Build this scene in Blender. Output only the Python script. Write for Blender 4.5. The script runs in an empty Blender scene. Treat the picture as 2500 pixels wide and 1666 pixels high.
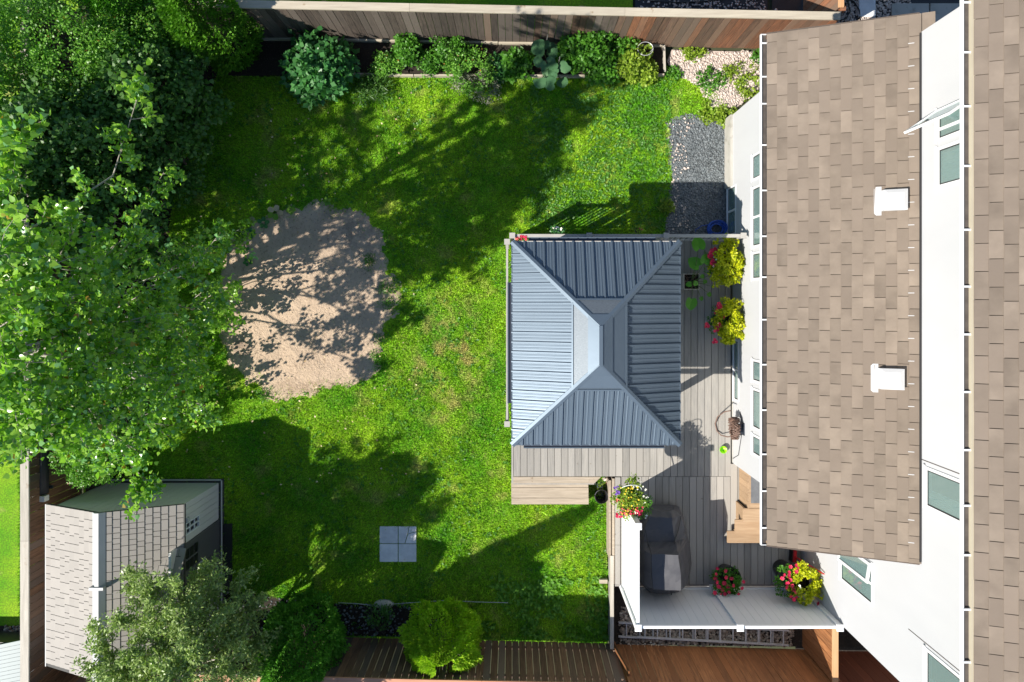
import bpy, math, random
import numpy as np
from mathutils import Vector, Matrix, noise as mnoise

# ------------------------------------------------------------------ camera, sky, sun, exposure
SC = bpy.context.scene
COL = SC.collection
H = 14.7
F = 1667.0
NADIR = 740.0                      # row of the photograph straight below the camera
cam_d = bpy.data.cameras.new('camera')
cam_d.sensor_width = 36.0
cam_d.lens = 36.0 * F / 2500.0
cam_d.clip_start = 0.1
cam_d.clip_end = 2000.0
cam = bpy.data.objects.new('camera', cam_d)
cam.location = (0, 0, H)
cam_d.shift_y = (NADIR - 833.0) / 2500.0
cam.rotation_euler = (0, 0, 0)
COL.objects.link(cam)
SC.camera = cam

SUN = Vector((-1.02, -0.58, 1.0)).normalized()      # towards the sun
ELEV = math.asin(SUN.z)
w = bpy.data.worlds.new('World')
SC.world = w
w.use_nodes = True
wn = w.node_tree.nodes
bg = wn['Background']
sky = wn.new('ShaderNodeTexSky')
sky.sky_type = 'NISHITA'
sky.sun_disc = False
sky.sun_elevation = ELEV
sky.sun_rotation = math.atan2(SUN.x, SUN.y)
sky.air_density = 1.0
sky.dust_density = 0.0
w.node_tree.links.new(sky.outputs[0], bg.inputs[0])
bg.inputs[1].default_value = 0.085

sun_d = bpy.data.lights.new('sun', 'SUN')
sun_d.energy = 5.0
sun_d.angle = math.radians(0.5)
sun_d.color = (1.0, 0.94, 0.84)
sun = bpy.data.objects.new('sun', sun_d)
sun.rotation_euler = SUN.to_track_quat('Z', 'Y').to_euler()
sun.location = (-20, -12, 30)
COL.objects.link(sun)

SC.view_settings.view_transform = 'Standard'
SC.view_settings.look = 'None'
SC.view_settings.gamma = 1.0
SC.view_settings.exposure = 0.72
SC.view_settings.use_curve_mapping = False
SC.cycles.max_bounces = 6
SC.cycles.transparent_max_bounces = 8

# ------------------------------------------------------------------ helpers
RNG = random.Random(7)
NP = np.random.default_rng(11)
WL = {}


def at(px, py, z=0.0):
    """the point at height z that a pixel of the 2500 x 1666 photograph shows"""
    k = (H - z) / F
    return Vector(((px - 1250.0) * k, (NADIR - py) * k, z))


def tagit(o, label, cat, group=None):
    o['label'] = label
    o['category'] = cat
    if group:
        o['group'] = group
    return o


def put(o, parent, loc):
    COL.objects.link(o)
    loc = Vector(loc)
    WL[o.name] = loc
    if parent is not None:
        o.parent = parent
        o.location = loc - WL[parent.name]
    else:
        o.location = loc
    return o


def thing(name, label, cat, loc, group=None):
    o = bpy.data.objects.new(name, None)
    o.empty_display_size = 0.2
    put(o, None, loc)
    return tagit(o, label, cat, group)


def piece(name, mesh, loc, parent, rot=None, scale=None):
    """an object that shares mesh data"""
    o = bpy.data.objects.new(name, mesh)
    put(o, parent, loc)
    if rot is not None:
        o.rotation_euler = rot
    if scale is not None:
        o.scale = scale
    return o


class MB:
    def __init__(self):
        self.v = []
        self.f = []

    def add(self, vs, fs):
        n = len(self.v)
        self.v.extend([tuple(p) for p in vs])
        self.f.extend([tuple(i + n for i in q) for q in fs])
        return self

    def box(self, x0, x1, y0, y1, z0, z1):
        return self.add([(x0, y0, z0), (x1, y0, z0), (x1, y1, z0), (x0, y1, z0), (x0, y0, z1), (x1, y0, z1), (x1, y1, z1), (x0, y1, z1)],
                        [(0, 3, 2, 1), (4, 5, 6, 7), (0, 1, 5, 4), (1, 2, 6, 5), (2, 3, 7, 6), (3, 0, 4, 7)])

    def bar(self, a, b, w, h, up=(0, 0, 1)):
        """a box beam from a to b, w wide and h high"""
        a, b = Vector(a), Vector(b)
        d = (b - a).normalized()
        s = d.cross(Vector(up))
        if s.length < 1e-5:
            s = d.cross(Vector((1, 0, 0)))
        s.normalize()
        u = s.cross(d).normalized()
        s, u = s * w / 2, u * h / 2
        vs = [a - s - u, a + s - u, a + s + u, a - s + u, b - s - u, b + s - u, b + s + u, b - s + u]
        return self.add(vs, [(0, 1, 2, 3), (7, 6, 5, 4), (0, 4, 5, 1), (1, 5, 6, 2), (2, 6, 7, 3), (3, 7, 4, 0)])

    def tube(self, pts, r, n=6, cap=True):
        pts = [Vector(p) for p in pts]
        rs = r if isinstance(r, (list, tuple)) else [r] * len(pts)
        base = len(self.v)
        prev = None
        for i, p in enumerate(pts):
            d = (pts[min(i + 1, len(pts) - 1)] - pts[max(i - 1, 0)])
            if d.length < 1e-9:
                d = Vector((0, 0, 1))
            d.normalize()
            ref = prev if prev is not None else (Vector((0, 0, 1)) if abs(d.z) < 0.9 else Vector((1, 0, 0)))
            a = (ref - d * ref.dot(d))
            if a.length < 1e-6:
                a = d.orthogonal()
            a.normalize()
            prev = a
            b = d.cross(a)
            for k in range(n):
                t = 2 * math.pi * k / n
                self.v.append(tuple(p + (a * math.cos(t) + b * math.sin(t)) * rs[i]))
        for i in range(len(pts) - 1):
            for k in range(n):
                k2 = (k + 1) % n
                self.f.append((base + i * n + k, base + i * n + k2, base + (i + 1) * n + k2, base + (i + 1) * n + k))
        if cap:
            self.f.append(tuple(base + k for k in reversed(range(n))))
            m = base + (len(pts) - 1) * n
            self.f.append(tuple(m + k for k in range(n)))
        return self

    def lathe(self, c, prof, n=20, sx=1.0, sy=1.0):
        """prof: list of (radius, z) turned about the vertical through c"""
        base = len(self.v)
        for r, z in prof:
            for k in range(n):
                t = 2 * math.pi * k / n
                self.v.append((c[0] + r * math.cos(t) * sx, c[1] + r * math.sin(t) * sy, c[2] + z))
        for i in range(len(prof) - 1):
            for k in range(n):
                k2 = (k + 1) % n
                self.f.append((base + i * n + k, base + i * n + k2, base + (i + 1) * n + k2, base + (i + 1) * n + k))
        return self

    def prism(self, poly, z0, z1):
        n = len(poly)
        vs = [(p[0], p[1], z0) for p in poly] + [(p[0], p[1], z1) for p in poly]
        fs = [tuple(reversed(range(n))), tuple(range(n, 2 * n))]
        fs += [(i, (i + 1) % n, n + (i + 1) % n, n + i) for i in range(n)]
        return self.add(vs, fs)

    def slab(self, q, t):
        """a quad or polygon q (3-D points) thickened by t against its normal"""
        q = [Vector(p) for p in q]
        nrm = (q[1] - q[0]).cross(q[2] - q[0]).normalized()
        if nrm.z < -.01:
            q = q[::-1]
            nrm = -nrm
        n = len(q)
        vs = q + [p - nrm * t for p in q]
        fs = [tuple(range(n)), tuple(reversed(range(n, 2 * n)))]
        fs += [((i + 1) % n, i, n + i, n + (i + 1) % n) for i in range(n)]
        return self.add(vs, fs)

    def mesh(self, name, m, origin=(0, 0, 0), smooth=False):
        me = bpy.data.meshes.new(name)
        ox, oy, oz = origin
        me.from_pydata([(x - ox, y - oy, z - oz) for x, y, z in self.v], [], self.f)
        me.materials.append(m)
        if smooth:
            me.polygons.foreach_set('use_smooth', [True] * len(me.polygons))
        me.update()
        return me

    def build(self, name, m, parent=None, smooth=False, bevel=0.0):
        a = np.array(self.v)
        lo, hi = a.min(0), a.max(0)
        org = ((lo[0] + hi[0]) / 2, (lo[1] + hi[1]) / 2, lo[2])
        o = bpy.data.objects.new(name, self.mesh(name, m, org, smooth))
        put(o, parent, org)
        if bevel:
            b = o.modifiers.new('bevel', 'BEVEL')
            b.width = bevel
            b.segments = 2
            b.limit_method = 'ANGLE'
        return o


def np_mesh(name, verts, faces, m, parent=None, org=None, smooth=False, kind=None):
    """verts (n,3), faces (k,3 or 4) numpy arrays"""
    verts = np.asarray(verts, dtype=np.float64)
    if org is None:
        lo, hi = verts.min(0), verts.max(0)
        org = ((lo[0] + hi[0]) / 2, (lo[1] + hi[1]) / 2, lo[2])
    me = bpy.data.meshes.new(name)
    k, c = faces.shape
    me.vertices.add(len(verts))
    me.vertices.foreach_set('co', (verts - np.array(org)).astype(np.float32).ravel())
    me.loops.add(k * c)
    me.loops.foreach_set('vertex_index', faces.astype(np.int32).ravel())
    me.polygons.add(k)
    me.polygons.foreach_set('loop_start', np.arange(0, k * c, c, dtype=np.int32))
    if smooth:
        me.polygons.foreach_set('use_smooth', np.ones(k, dtype=bool))
    me.materials.append(m)
    me.update(calc_edges=True)
    o = bpy.data.objects.new(name, me)
    put(o, parent, org)
    if kind:
        o['kind'] = kind
    return o


# ------------------------------------------------------------------ materials
MATS = {}


def nodes_of(m):
    m.use_nodes = True
    nt = m.node_tree
    return nt, nt.nodes, nt.links, nt.nodes['Principled BSDF']


def N(nt, kind, **kw):
    n = nt.nodes.new(kind)
    for k, v in kw.items():
        setattr(n, k, v)
    return n


def math_node(nt, op, a, b=None, c=None):
    n = nt.nodes.new('ShaderNodeMath')
    n.operation = op
    for i, x in enumerate((a, b, c)):
        if x is None:
            continue
        if hasattr(x, 'is_output'):
            nt.links.new(x, n.inputs[i])
        else:
            n.inputs[i].default_value = x
    return n.outputs[0]


def mixc(nt, fac, a, b, mode='MIX'):
    n = nt.nodes.new('ShaderNodeMix')
    n.data_type = 'RGBA'
    n.blend_type = mode
    for i, x in ((0, fac), (6, a), (7, b)):
        if hasattr(x, 'is_output'):
            nt.links.new(x, n.inputs[i])
        elif i == 0:
            n.inputs[0].default_value = x
        else:
            n.inputs[i].default_value = (x[0], x[1], x[2], 1.0)
    return n.outputs[2]


def ramp(nt, x, p0, p1):
    n = nt.nodes.new('ShaderNodeMapRange')
    n.inputs[1].default_value = p0
    n.inputs[2].default_value = p1
    nt.links.new(x, n.inputs[0])
    return n.outputs[0]


def noise_tex(nt, vec, scale, detail=4.0, rough=0.55):
    n = nt.nodes.new('ShaderNodeTexNoise')
    n.inputs['Scale'].default_value = scale
    n.inputs['Detail'].default_value = detail
    n.inputs['Roughness'].default_value = rough
    nt.links.new(vec, n.inputs['Vector'])
    return n.outputs['Fac']


def rand_piece(nt):
    """one random number for each object and each loose island"""
    a = N(nt, 'ShaderNodeObjectInfo').outputs['Random']
    b = N(nt, 'ShaderNodeNewGeometry').outputs['Random Per Island']
    return math_node(nt, 'FRACT', math_node(nt, 'ADD', a, b))


def std(name, c0, c1=None, rough=0.7, metal=0.0, nscale=3.0, stretch=(1, 1, 1), rnd=0.0, bump=0.0, bscale=40.0, c2=None, spec=0.5,
        speck=None, sheen=0.0, coat=0.0, world=False):
    """two-tone procedural material: noise blends c0 and c1, each piece differs by rnd, c2 tints some pieces"""
    m = bpy.data.materials.new(name)
    nt, nodes, links, p = nodes_of(m)
    c1 = c1 or tuple(x * 0.8 for x in c0)
    if world:
        co = N(nt, 'ShaderNodeNewGeometry').outputs['Position']
    else:
        co = N(nt, 'ShaderNodeTexCoord').outputs['Object']
    r = rand_piece(nt)
    mp = N(nt, 'ShaderNodeMapping')
    mp.inputs['Scale'].default_value = stretch
    links.new(co, mp.inputs['Vector'])
    vec = mp.outputs['Vector']
    if rnd:
        cm = N(nt, 'ShaderNodeCombineXYZ')
        for i, k in enumerate((37.0, 91.0, 53.0)):
            links.new(math_node(nt, 'MULTIPLY', r, k), cm.inputs[i])
        va = N(nt, 'ShaderNodeVectorMath')
        links.new(vec, va.inputs[0])
        links.new(cm.outputs[0], va.inputs[1])
        vec = va.outputs[0]
        vb_ = N(nt, 'ShaderNodeVectorMath')
        links.new(co, vb_.inputs[0])
        links.new(cm.outputs[0], vb_.inputs[1])
        co = vb_.outputs[0]
    f = ramp(nt, noise_tex(nt, vec, nscale), 0.3, 0.7)
    col = mixc(nt, f, c0, c1)
    if c2:
        r2 = math_node(nt, 'FRACT', math_node(nt, 'MULTIPLY', r, 7.31))
        col = mixc(nt, ramp(nt, r2, 0.35, 1.0), col, c2)
    if speck:
        sc, lo, hi, cc = speck
        col = mixc(nt, ramp(nt, noise_tex(nt, co, sc, 3.0), lo, hi), col, cc)
    if rnd:
        k = math_node(nt, 'MULTIPLY_ADD', r, 2 * rnd, 1.0 - rnd)
        cb = N(nt, 'ShaderNodeCombineXYZ')
        for i in range(3):
            links.new(k, cb.inputs[i])
        col = mixc(nt, 1.0, col, cb.outputs[0], 'MULTIPLY')
    links.new(col, p.inputs['Base Color'])
    p.inputs['Roughness'].default_value = rough
    p.inputs['Metallic'].default_value = metal
    p.inputs['Specular IOR Level'].default_value = spec
    if coat:
        p.inputs['Coat Weight'].default_value = coat
    if bump:
        b = N(nt, 'ShaderNodeBump')
        b.inputs['Strength'].default_value = bump
        b.inputs['Distance'].default_value = 0.01
        links.new(noise_tex(nt, vec, bscale, 5.0, 0.65), b.inputs['Height'])
        links.new(b.outputs[0], p.inputs['Normal'])
    MATS[name] = m
    return m


def leafm(name, dark, light, trans=0.35, rough=0.45, dry=None, vary=0.25):
    """leaf: diffuse, some gloss and light through the blade; every leaf differs a little"""
    m = bpy.data.materials.new(name)
    nt, nodes, links, p = nodes_of(m)
    r = rand_piece(nt)
    col = mixc(nt, r, dark, light)
    pos = N(nt, 'ShaderNodeNewGeometry').outputs['Position']
    col = mixc(nt, math_node(nt, 'MULTIPLY', ramp(nt, noise_tex(nt, pos, 1.7, 2.0), 0.35, 0.65), vary), col, tuple(x * 1.7 for x in light))
    if dry:
        r2 = math_node(nt, 'FRACT', math_node(nt, 'MULTIPLY', r, 13.7))
        col = mixc(nt, ramp(nt, r2, 0.985, 0.99), col, dry)
    links.new(col, p.inputs['Base Color'])
    p.inputs['Roughness'].default_value = rough
    p.inputs['Specular IOR Level'].default_value = 0.4
    t = N(nt, 'ShaderNodeBsdfTranslucent')
    tc = mixc(nt, 1.0, col, (1.0, 1.25, 0.45), 'MULTIPLY')
    links.new(tc, t.inputs['Color'])
    mx = N(nt, 'ShaderNodeMixShader')
    mx.inputs[0].default_value = trans
    links.new(p.outputs[0], mx.inputs[1])
    links.new(t.outputs[0], mx.inputs[2])
    links.new(mx.outputs[0], nodes['Material Output'].inputs['Surface'])
    MATS[name] = m
    return m


WHITE = std('white_stucco', (0.50, 0.505, 0.52), (0.455, 0.463, 0.48), 0.85, nscale=0.9, stretch=(1, 1, .35), bump=0.25, bscale=120, world=True)
TRIM = std('white_trim', (0.70, 0.71, 0.72), (0.66, 0.67, 0.68), 0.4)
VINYL = std('white_vinyl', (0.86, 0.87, 0.88), (0.82, 0.835, 0.845), 0.35, nscale=1.5)
DOORM = std('charcoal_door', (0.095, 0.095, 0.10), (0.08, 0.08, 0.085), 0.5)
VENTM = std('vent_plastic', (0.50, 0.50, 0.51), (0.46, 0.46, 0.47), 0.45)
CREAM = std('cream_metal', (0.46, 0.41, 0.31), (0.42, 0.37, 0.28), 0.45)
CONC = std('concrete', (0.46, 0.44, 0.40), (0.36, 0.35, 0.31), 0.9, nscale=2.5, bump=0.4, bscale=25, speck=(6, 0.58, 0.75, (0.25, 0.24, 0.20)))
PAVER = std('paver_concrete', (0.72, 0.73, 0.74), (0.56, 0.57, 0.59), 0.9, nscale=6, bump=0.3, bscale=60, rnd=0.08, speck=(9, 0.6, 0.72, (0.55, 0.55, 0.53)))
SHING = std('asphalt_shingle', (0.252, 0.205, 0.164), (0.165, 0.133, 0.107), 0.95, nscale=2.2, rnd=0.11, bump=0.55, bscale=160, c2=(0.195, 0.157, 0.127), spec=0.2)
ROOFBASE = std('roof_underlay', (0.10, 0.08, 0.065), (0.08, 0.06, 0.05), 0.95)
GUTTER_IN = std('gutter_grime', (0.10, 0.085, 0.075), (0.06, 0.05, 0.045), 0.9, nscale=8)
DECKW = std('weathered_deck_board', (0.335, 0.315, 0.288), (0.250, 0.240, 0.224), 0.85, nscale=5, stretch=(7, 0.5, 7), rnd=0.14, bump=0.3, bscale=30, c2=(0.345, 0.325, 0.298),
            speck=(5.5, 0.70, 0.76, (0.16, 0.13, 0.10)))
DECKX = std('weathered_step_board', (0.43, 0.36, 0.28), (0.31, 0.255, 0.195), 0.85, nscale=5, stretch=(0.5, 7, 7), rnd=0.12, bump=0.3, bscale=30, speck=(6, 0.66, 0.74, (0.20, 0.14, 0.09)))
STAIRW = std('fresh_stair_board', (0.42, 0.29, 0.18), (0.31, 0.20, 0.115), 0.7, nscale=5, stretch=(0.5, 7, 7), rnd=0.12, bump=0.2, bscale=30)
FENG = std('grey_fence_board', (0.105, 0.080, 0.064), (0.042, 0.032, 0.026), 0.9, nscale=5, stretch=(1.0, 9, 0.9), rnd=0.30, bump=0.4, bscale=30, c2=(0.125, 0.102, 0.086))
FENM = std('fading_fence_board', (0.175, 0.098, 0.062), (0.080, 0.047, 0.032), 0.85, nscale=5, stretch=(1.0, 9, 0.9), rnd=0.25, bump=0.35, bscale=30, c2=(0.17, 0.13, 0.10))
FENR = std('red_brown_fence_board', (0.27, 0.112, 0.055), (0.13, 0.060, 0.034), 0.8, nscale=5, stretch=(1.0, 9, 0.9), rnd=0.22, bump=0.3, bscale=30, c2=(0.20, 0.135, 0.095))
FENB = std('brown_fence_board', (0.205, 0.110, 0.062), (0.095, 0.050, 0.030), 0.8, nscale=5, stretch=(1.0, 9, 0.9), rnd=0.22, bump=0.3, bscale=30, c2=(0.14, 0.10, 0.08))
FENO = std('orange_stained_board', (0.36, 0.155, 0.058), (0.165, 0.066, 0.026), 0.65, nscale=5, stretch=(1.0, 9, 0.9), rnd=0.20, bump=0.25, bscale=30, c2=(0.25, 0.10, 0.036))
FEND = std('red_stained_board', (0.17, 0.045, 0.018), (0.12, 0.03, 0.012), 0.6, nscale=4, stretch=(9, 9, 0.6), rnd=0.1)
CAPW = std('pale_cap_board', (0.47, 0.42, 0.33), (0.37, 0.32, 0.25), 0.85, nscale=4, stretch=(0.5, 6, 6), rnd=0.08, bump=0.3, bscale=25, speck=(4, 0.66, 0.72, (0.28, 0.21, 0.14)))
CAPY = std('pale_side_cap_board', (0.50, 0.46, 0.40), (0.38, 0.345, 0.295), 0.85, nscale=4, stretch=(6, 0.5, 6), rnd=0.08, bump=0.3, bscale=25, speck=(6, 0.64, 0.72, (0.36, 0.30, 0.24)))
CAPP = std('pink_cedar_cap', (0.55, 0.27, 0.17), (0.46, 0.21, 0.13), 0.75, nscale=4, stretch=(0.5, 6, 6), rnd=0.06)
POSTO = std('fresh_cedar_cap', (0.62, 0.36, 0.19), (0.52, 0.28, 0.13), 0.7, nscale=4, stretch=(6, 0.5, 6))
METAL = std('slate_steel', (0.130, 0.170, 0.215), (0.117, 0.155, 0.197), 0.46, metal=0.5, nscale=1.2, rnd=0.03, bump=0.12, bscale=3.5)
METALD = std('dark_steel', (0.055, 0.065, 0.09), (0.05, 0.06, 0.08), 0.4, metal=0.5)
GALV = std('grained_steel', (0.175, 0.20, 0.225), (0.125, 0.148, 0.172), 0.52, metal=0.5, nscale=30, stretch=(1, 3, 1), bump=0.2, bscale=60)
ALU = std('aluminium', (0.55, 0.56, 0.58), (0.46, 0.47, 0.49), 0.4, metal=0.15)
RAILM = std('pale_railing', (0.42, 0.40, 0.375), (0.36, 0.345, 0.325), 0.5)
RESROOF = std('resin_tile', (0.31, 0.285, 0.26), (0.28, 0.258, 0.236), 0.7, nscale=2, rnd=0.05)
RESWALL = std('resin_wall', (0.60, 0.59, 0.565), (0.56, 0.55, 0.53), 0.65, nscale=1.5)
RESCAP = std('resin_ridge', (0.40, 0.41, 0.42), (0.36, 0.37, 0.38), 0.5)
RESDARK = std('resin_joint', (0.07, 0.067, 0.064), (0.06, 0.058, 0.055), 0.8)
CHAR = std('charcoal_plastic', (0.028, 0.028, 0.03), (0.022, 0.022, 0.024), 0.5)
COVER = std('grill_cover_fabric', (0.090, 0.090, 0.100), (0.070, 0.070, 0.079), 0.5, nscale=3, bump=0.15, bscale=12)
BLACKP = std('black_plastic', (0.012, 0.012, 0.013), (0.016, 0.016, 0.017), 0.35)
FABRIC = std('black_landscape_fabric', (0.018, 0.02, 0.024), (0.03, 0.032, 0.036), 0.6, nscale=5, bump=0.5, bscale=14)
BARK = std('bark', (0.15, 0.125, 0.095), (0.08, 0.065, 0.05), 0.9, nscale=6, stretch=(4, 4, 0.7), bump=0.6, bscale=25)
BARKP = std('pale_bark', (0.42, 0.39, 0.33), (0.24, 0.215, 0.175), 0.9, nscale=6, bump=0.4, bscale=25)
STEM = std('green_stem', (0.10, 0.16, 0.04), (0.07, 0.12, 0.03), 0.6)
SOIL = std('dark_soil', (0.030, 0.021, 0.015), (0.016, 0.011, 0.008), 0.95, nscale=6, bump=1.0, bscale=30, speck=(40, 0.62, 0.7, (0.10, 0.08, 0.06)), world=True)
GROUND = std('ground_earth', (0.06, 0.065, 0.03), (0.045, 0.05, 0.025), 0.95, nscale=1.2, world=True)
PEBW = std('white_pebble', (0.62, 0.52, 0.46), (0.50, 0.42, 0.37), 0.8, rnd=0.28, c2=(0.48, 0.42, 0.38))
PEBG = std('grey_pebble', (0.135, 0.155, 0.165), (0.085, 0.10, 0.108), 0.8, rnd=0.45, c2=(0.17, 0.185, 0.195))
PEBB = std('brown_pebble', (0.30, 0.245, 0.19), (0.17, 0.14, 0.115), 0.8, rnd=0.4, c2=(0.36, 0.32, 0.27))
TERRA = std('terracotta', (0.40, 0.15, 0.08), (0.33, 0.12, 0.06), 0.8)
BLUEP = std('blue_hose_plastic', (0.025, 0.10, 0.48), (0.02, 0.08, 0.40), 0.35)
BROWNH = std('brown_hose_rubber', (0.21, 0.125, 0.095), (0.10, 0.06, 0.045), 0.55, nscale=60)
LIME = std('lime_plastic', (0.30, 0.72, 0.01), (0.27, 0.66, 0.01), 0.35)
REDP = std('red_plastic', (0.55, 0.012, 0.025), (0.48, 0.01, 0.02), 0.4)
PALEBLUE = std('pale_blue_lid', (0.18, 0.24, 0.255), (0.16, 0.21, 0.225), 0.5)
DARKIN = std('dark_interior', (0.42, 0.48, 0.47), (0.30, 0.36, 0.35), 0.9)
CURT = std('curtain_cloth', (0.72, 0.76, 0.73), (0.64, 0.69, 0.67), 0.9)
PINK = std('crimson_petal', (0.62, 0.012, 0.075), (0.50, 0.008, 0.05), 0.6, rnd=0.3)
CORAL = std('coral_petal', (0.75, 0.16, 0.12), (0.65, 0.10, 0.10), 0.6, rnd=0.2)
VIOLET = std('violet_petal', (0.22, 0.10, 0.48), (0.17, 0.08, 0.40), 0.6, rnd=0.2)
CREAMP = std('white_petal', (0.85, 0.84, 0.74), (0.80, 0.78, 0.64), 0.6)
YELLOWP = std('yellow_petal', (0.80, 0.62, 0.03), (0.70, 0.50, 0.02), 0.6)
MATG = std('grey_door_mat', (0.16, 0.165, 0.175), (0.11, 0.115, 0.125), 0.95, nscale=9, bump=0.5, bscale=60)

L_POP = leafm('poplar_leaf', (0.070, 0.210, 0.020), (0.330, 0.550, 0.070), 0.40, 0.24, dry=(0.35, 0.22, 0.04))
L_POPB = leafm('poplar_leaf_cool', (0.090, 0.240, 0.080), (0.220, 0.430, 0.160), 0.3, 0.20)
L_DARK = leafm('dark_round_leaf', (0.034, 0.110, 0.020), (0.090, 0.200, 0.036), 0.3, 0.45)
L_BRT = leafm('bright_small_leaf', (0.075, 0.215, 0.025), (0.18, 0.38, 0.05), 0.35, 0.4, dry=(0.30, 0.14, 0.03))
L_CED = leafm('cedar_spray', (0.055, 0.185, 0.012), (0.135, 0.320, 0.020), 0.2, 0.6, vary=0.15)
L_CEDD = leafm('dark_cedar_spray', (0.060, 0.215, 0.020), (0.140, 0.370, 0.032), 0.2, 0.6, vary=0.15)
L_GLOBE = leafm('globe_cedar_spray', (0.23, 0.43, 0.018), (0.44, 0.60, 0.035), 0.38, 0.6)
L_WIL = leafm('grey_willow_leaf', (0.15, 0.23, 0.065), (0.33, 0.43, 0.145), 0.25, 0.35)
L_VEG = leafm('vegetable_leaf', (0.04, 0.15, 0.015), (0.10, 0.27, 0.025), 0.35, 0.45)
L_VEGY = leafm('yellow_green_leaf', (0.13, 0.24, 0.02), (0.28, 0.38, 0.04), 0.35, 0.45)
L_SUNF = leafm('broad_dark_leaf', (0.030, 0.135, 0.040), (0.070, 0.215, 0.055), 0.3, 0.4)
L_GREY = leafm('grey_flower_leaf', (0.12, 0.13, 0.09), (0.25, 0.25, 0.19), 0.2, 0.6)
L_SQ = leafm('squash_leaf', (0.060, 0.155, 0.065), (0.085, 0.195, 0.080), 0.25, 0.5, vary=0.1)
L_TARO = leafm('taro_leaf', (0.045, 0.20, 0.015), (0.10, 0.32, 0.025), 0.35, 0.35)
L_LIME = leafm('lime_foliage', (0.26, 0.36, 0.006), (0.58, 0.56, 0.010), 0.3, 0.5)
L_MAPLE = leafm('maple_leaf', (0.09, 0.26, 0.02), (0.22, 0.36, 0.03), 0.3, 0.5)
L_FALL = leafm('fallen_leaf', (0.40, 0.24, 0.10), (0.55, 0.48, 0.30), 0.1, 0.6)
GRASS_D, GRASS_L = (0.110, 0.340, 0.012), (0.300, 0.500, 0.020)
DRY = (0.52, 0.43, 0.17)


def grass_material(name, blades):
    m = bpy.data.materials.new(name)
    nt, nodes, links, p = nodes_of(m)
    pos = N(nt, 'ShaderNodeNewGeometry').outputs['Position']
    big = ramp(nt, noise_tex(nt, pos, 0.85, 5.0, 0.6), 0.36, 0.64)
    col = mixc(nt, big, GRASS_D, GRASS_L)
    dry = ramp(nt, noise_tex(nt, pos, 1.6, 4.0, 0.6), 0.56, 0.76)
    # worn pale patches in the middle of the lawn
    sp = N(nt, 'ShaderNodeSeparateXYZ')
    links.new(pos, sp.inputs[0])
    c = at(1100, 880)
    dx = math_node(nt, 'POWER', math_node(nt, 'DIVIDE', math_node(nt, 'SUBTRACT', sp.outputs[0], c.x), 1.0), 2.0)
    dy = math_node(nt, 'POWER', math_node(nt, 'DIVIDE', math_node(nt, 'SUBTRACT', sp.outputs[1], c.y), 1.6), 2.0)
    near = ramp(nt, math_node(nt, 'ADD', dx, dy), 1.2, 0.0)
    spots = ramp(nt, noise_tex(nt, pos, 2.6, 3.0), 0.47, 0.66)
    dry = math_node(nt, 'ADD', math_node(nt, 'MULTIPLY', dry, 0.7), math_node(nt, 'MULTIPLY', math_node(nt, 'MULTIPLY', near, spots), 1.0))
    col = mixc(nt, dry, col, DRY)
    if blades:
        r = rand_piece(nt)
        k = math_node(nt, 'MULTIPLY_ADD', r, 1.25, 0.45)
        cb = N(nt, 'ShaderNodeCombineXYZ')
        for i in range(3):
            links.new(k, cb.inputs[i])
        col = mixc(nt, 1.0, col, cb.outputs[0], 'MULTIPLY')
        r2 = math_node(nt, 'FRACT', math_node(nt, 'MULTIPLY', r, 17.3))
        col = mixc(nt, math_node(nt, 'MULTIPLY', ramp(nt, r2, 0.90, 0.93), 0.6), col, (0.34, 0.32, 0.10))
        links.new(col, p.inputs['Base Color'])
        p.inputs['Roughness'].default_value = 0.5
        p.inputs['Specular IOR Level'].default_value = 0.3
        t = N(nt, 'ShaderNodeBsdfTranslucent')
        links.new(mixc(nt, 1.0, col, (1.1, 1.2, 0.5), 'MULTIPLY'), t.inputs['Color'])
        mx = N(nt, 'ShaderNodeMixShader')
        mx.inputs[0].default_value = 0.3
        links.new(p.outputs[0], mx.inputs[1])
        links.new(t.outputs[0], mx.inputs[2])
        links.new(mx.outputs[0], nodes['Material Output'].inputs['Surface'])
    else:
        col = mixc(nt, ramp(nt, noise_tex(nt, pos, 30.0, 3.0), 0.4, 0.65), mixc(nt, 0.5, col, (0.05, 0.05, 0.02)), col)
        links.new(col, p.inputs['Base Color'])
        p.inputs['Roughness'].default_value = 0.9
        p.inputs['Specular IOR Level'].default_value = 0.1
    MATS[name] = m
    return m


M_LAWN = grass_material('lawn_turf', False)
M_BLADE = grass_material('grass_blade', True)


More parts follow.
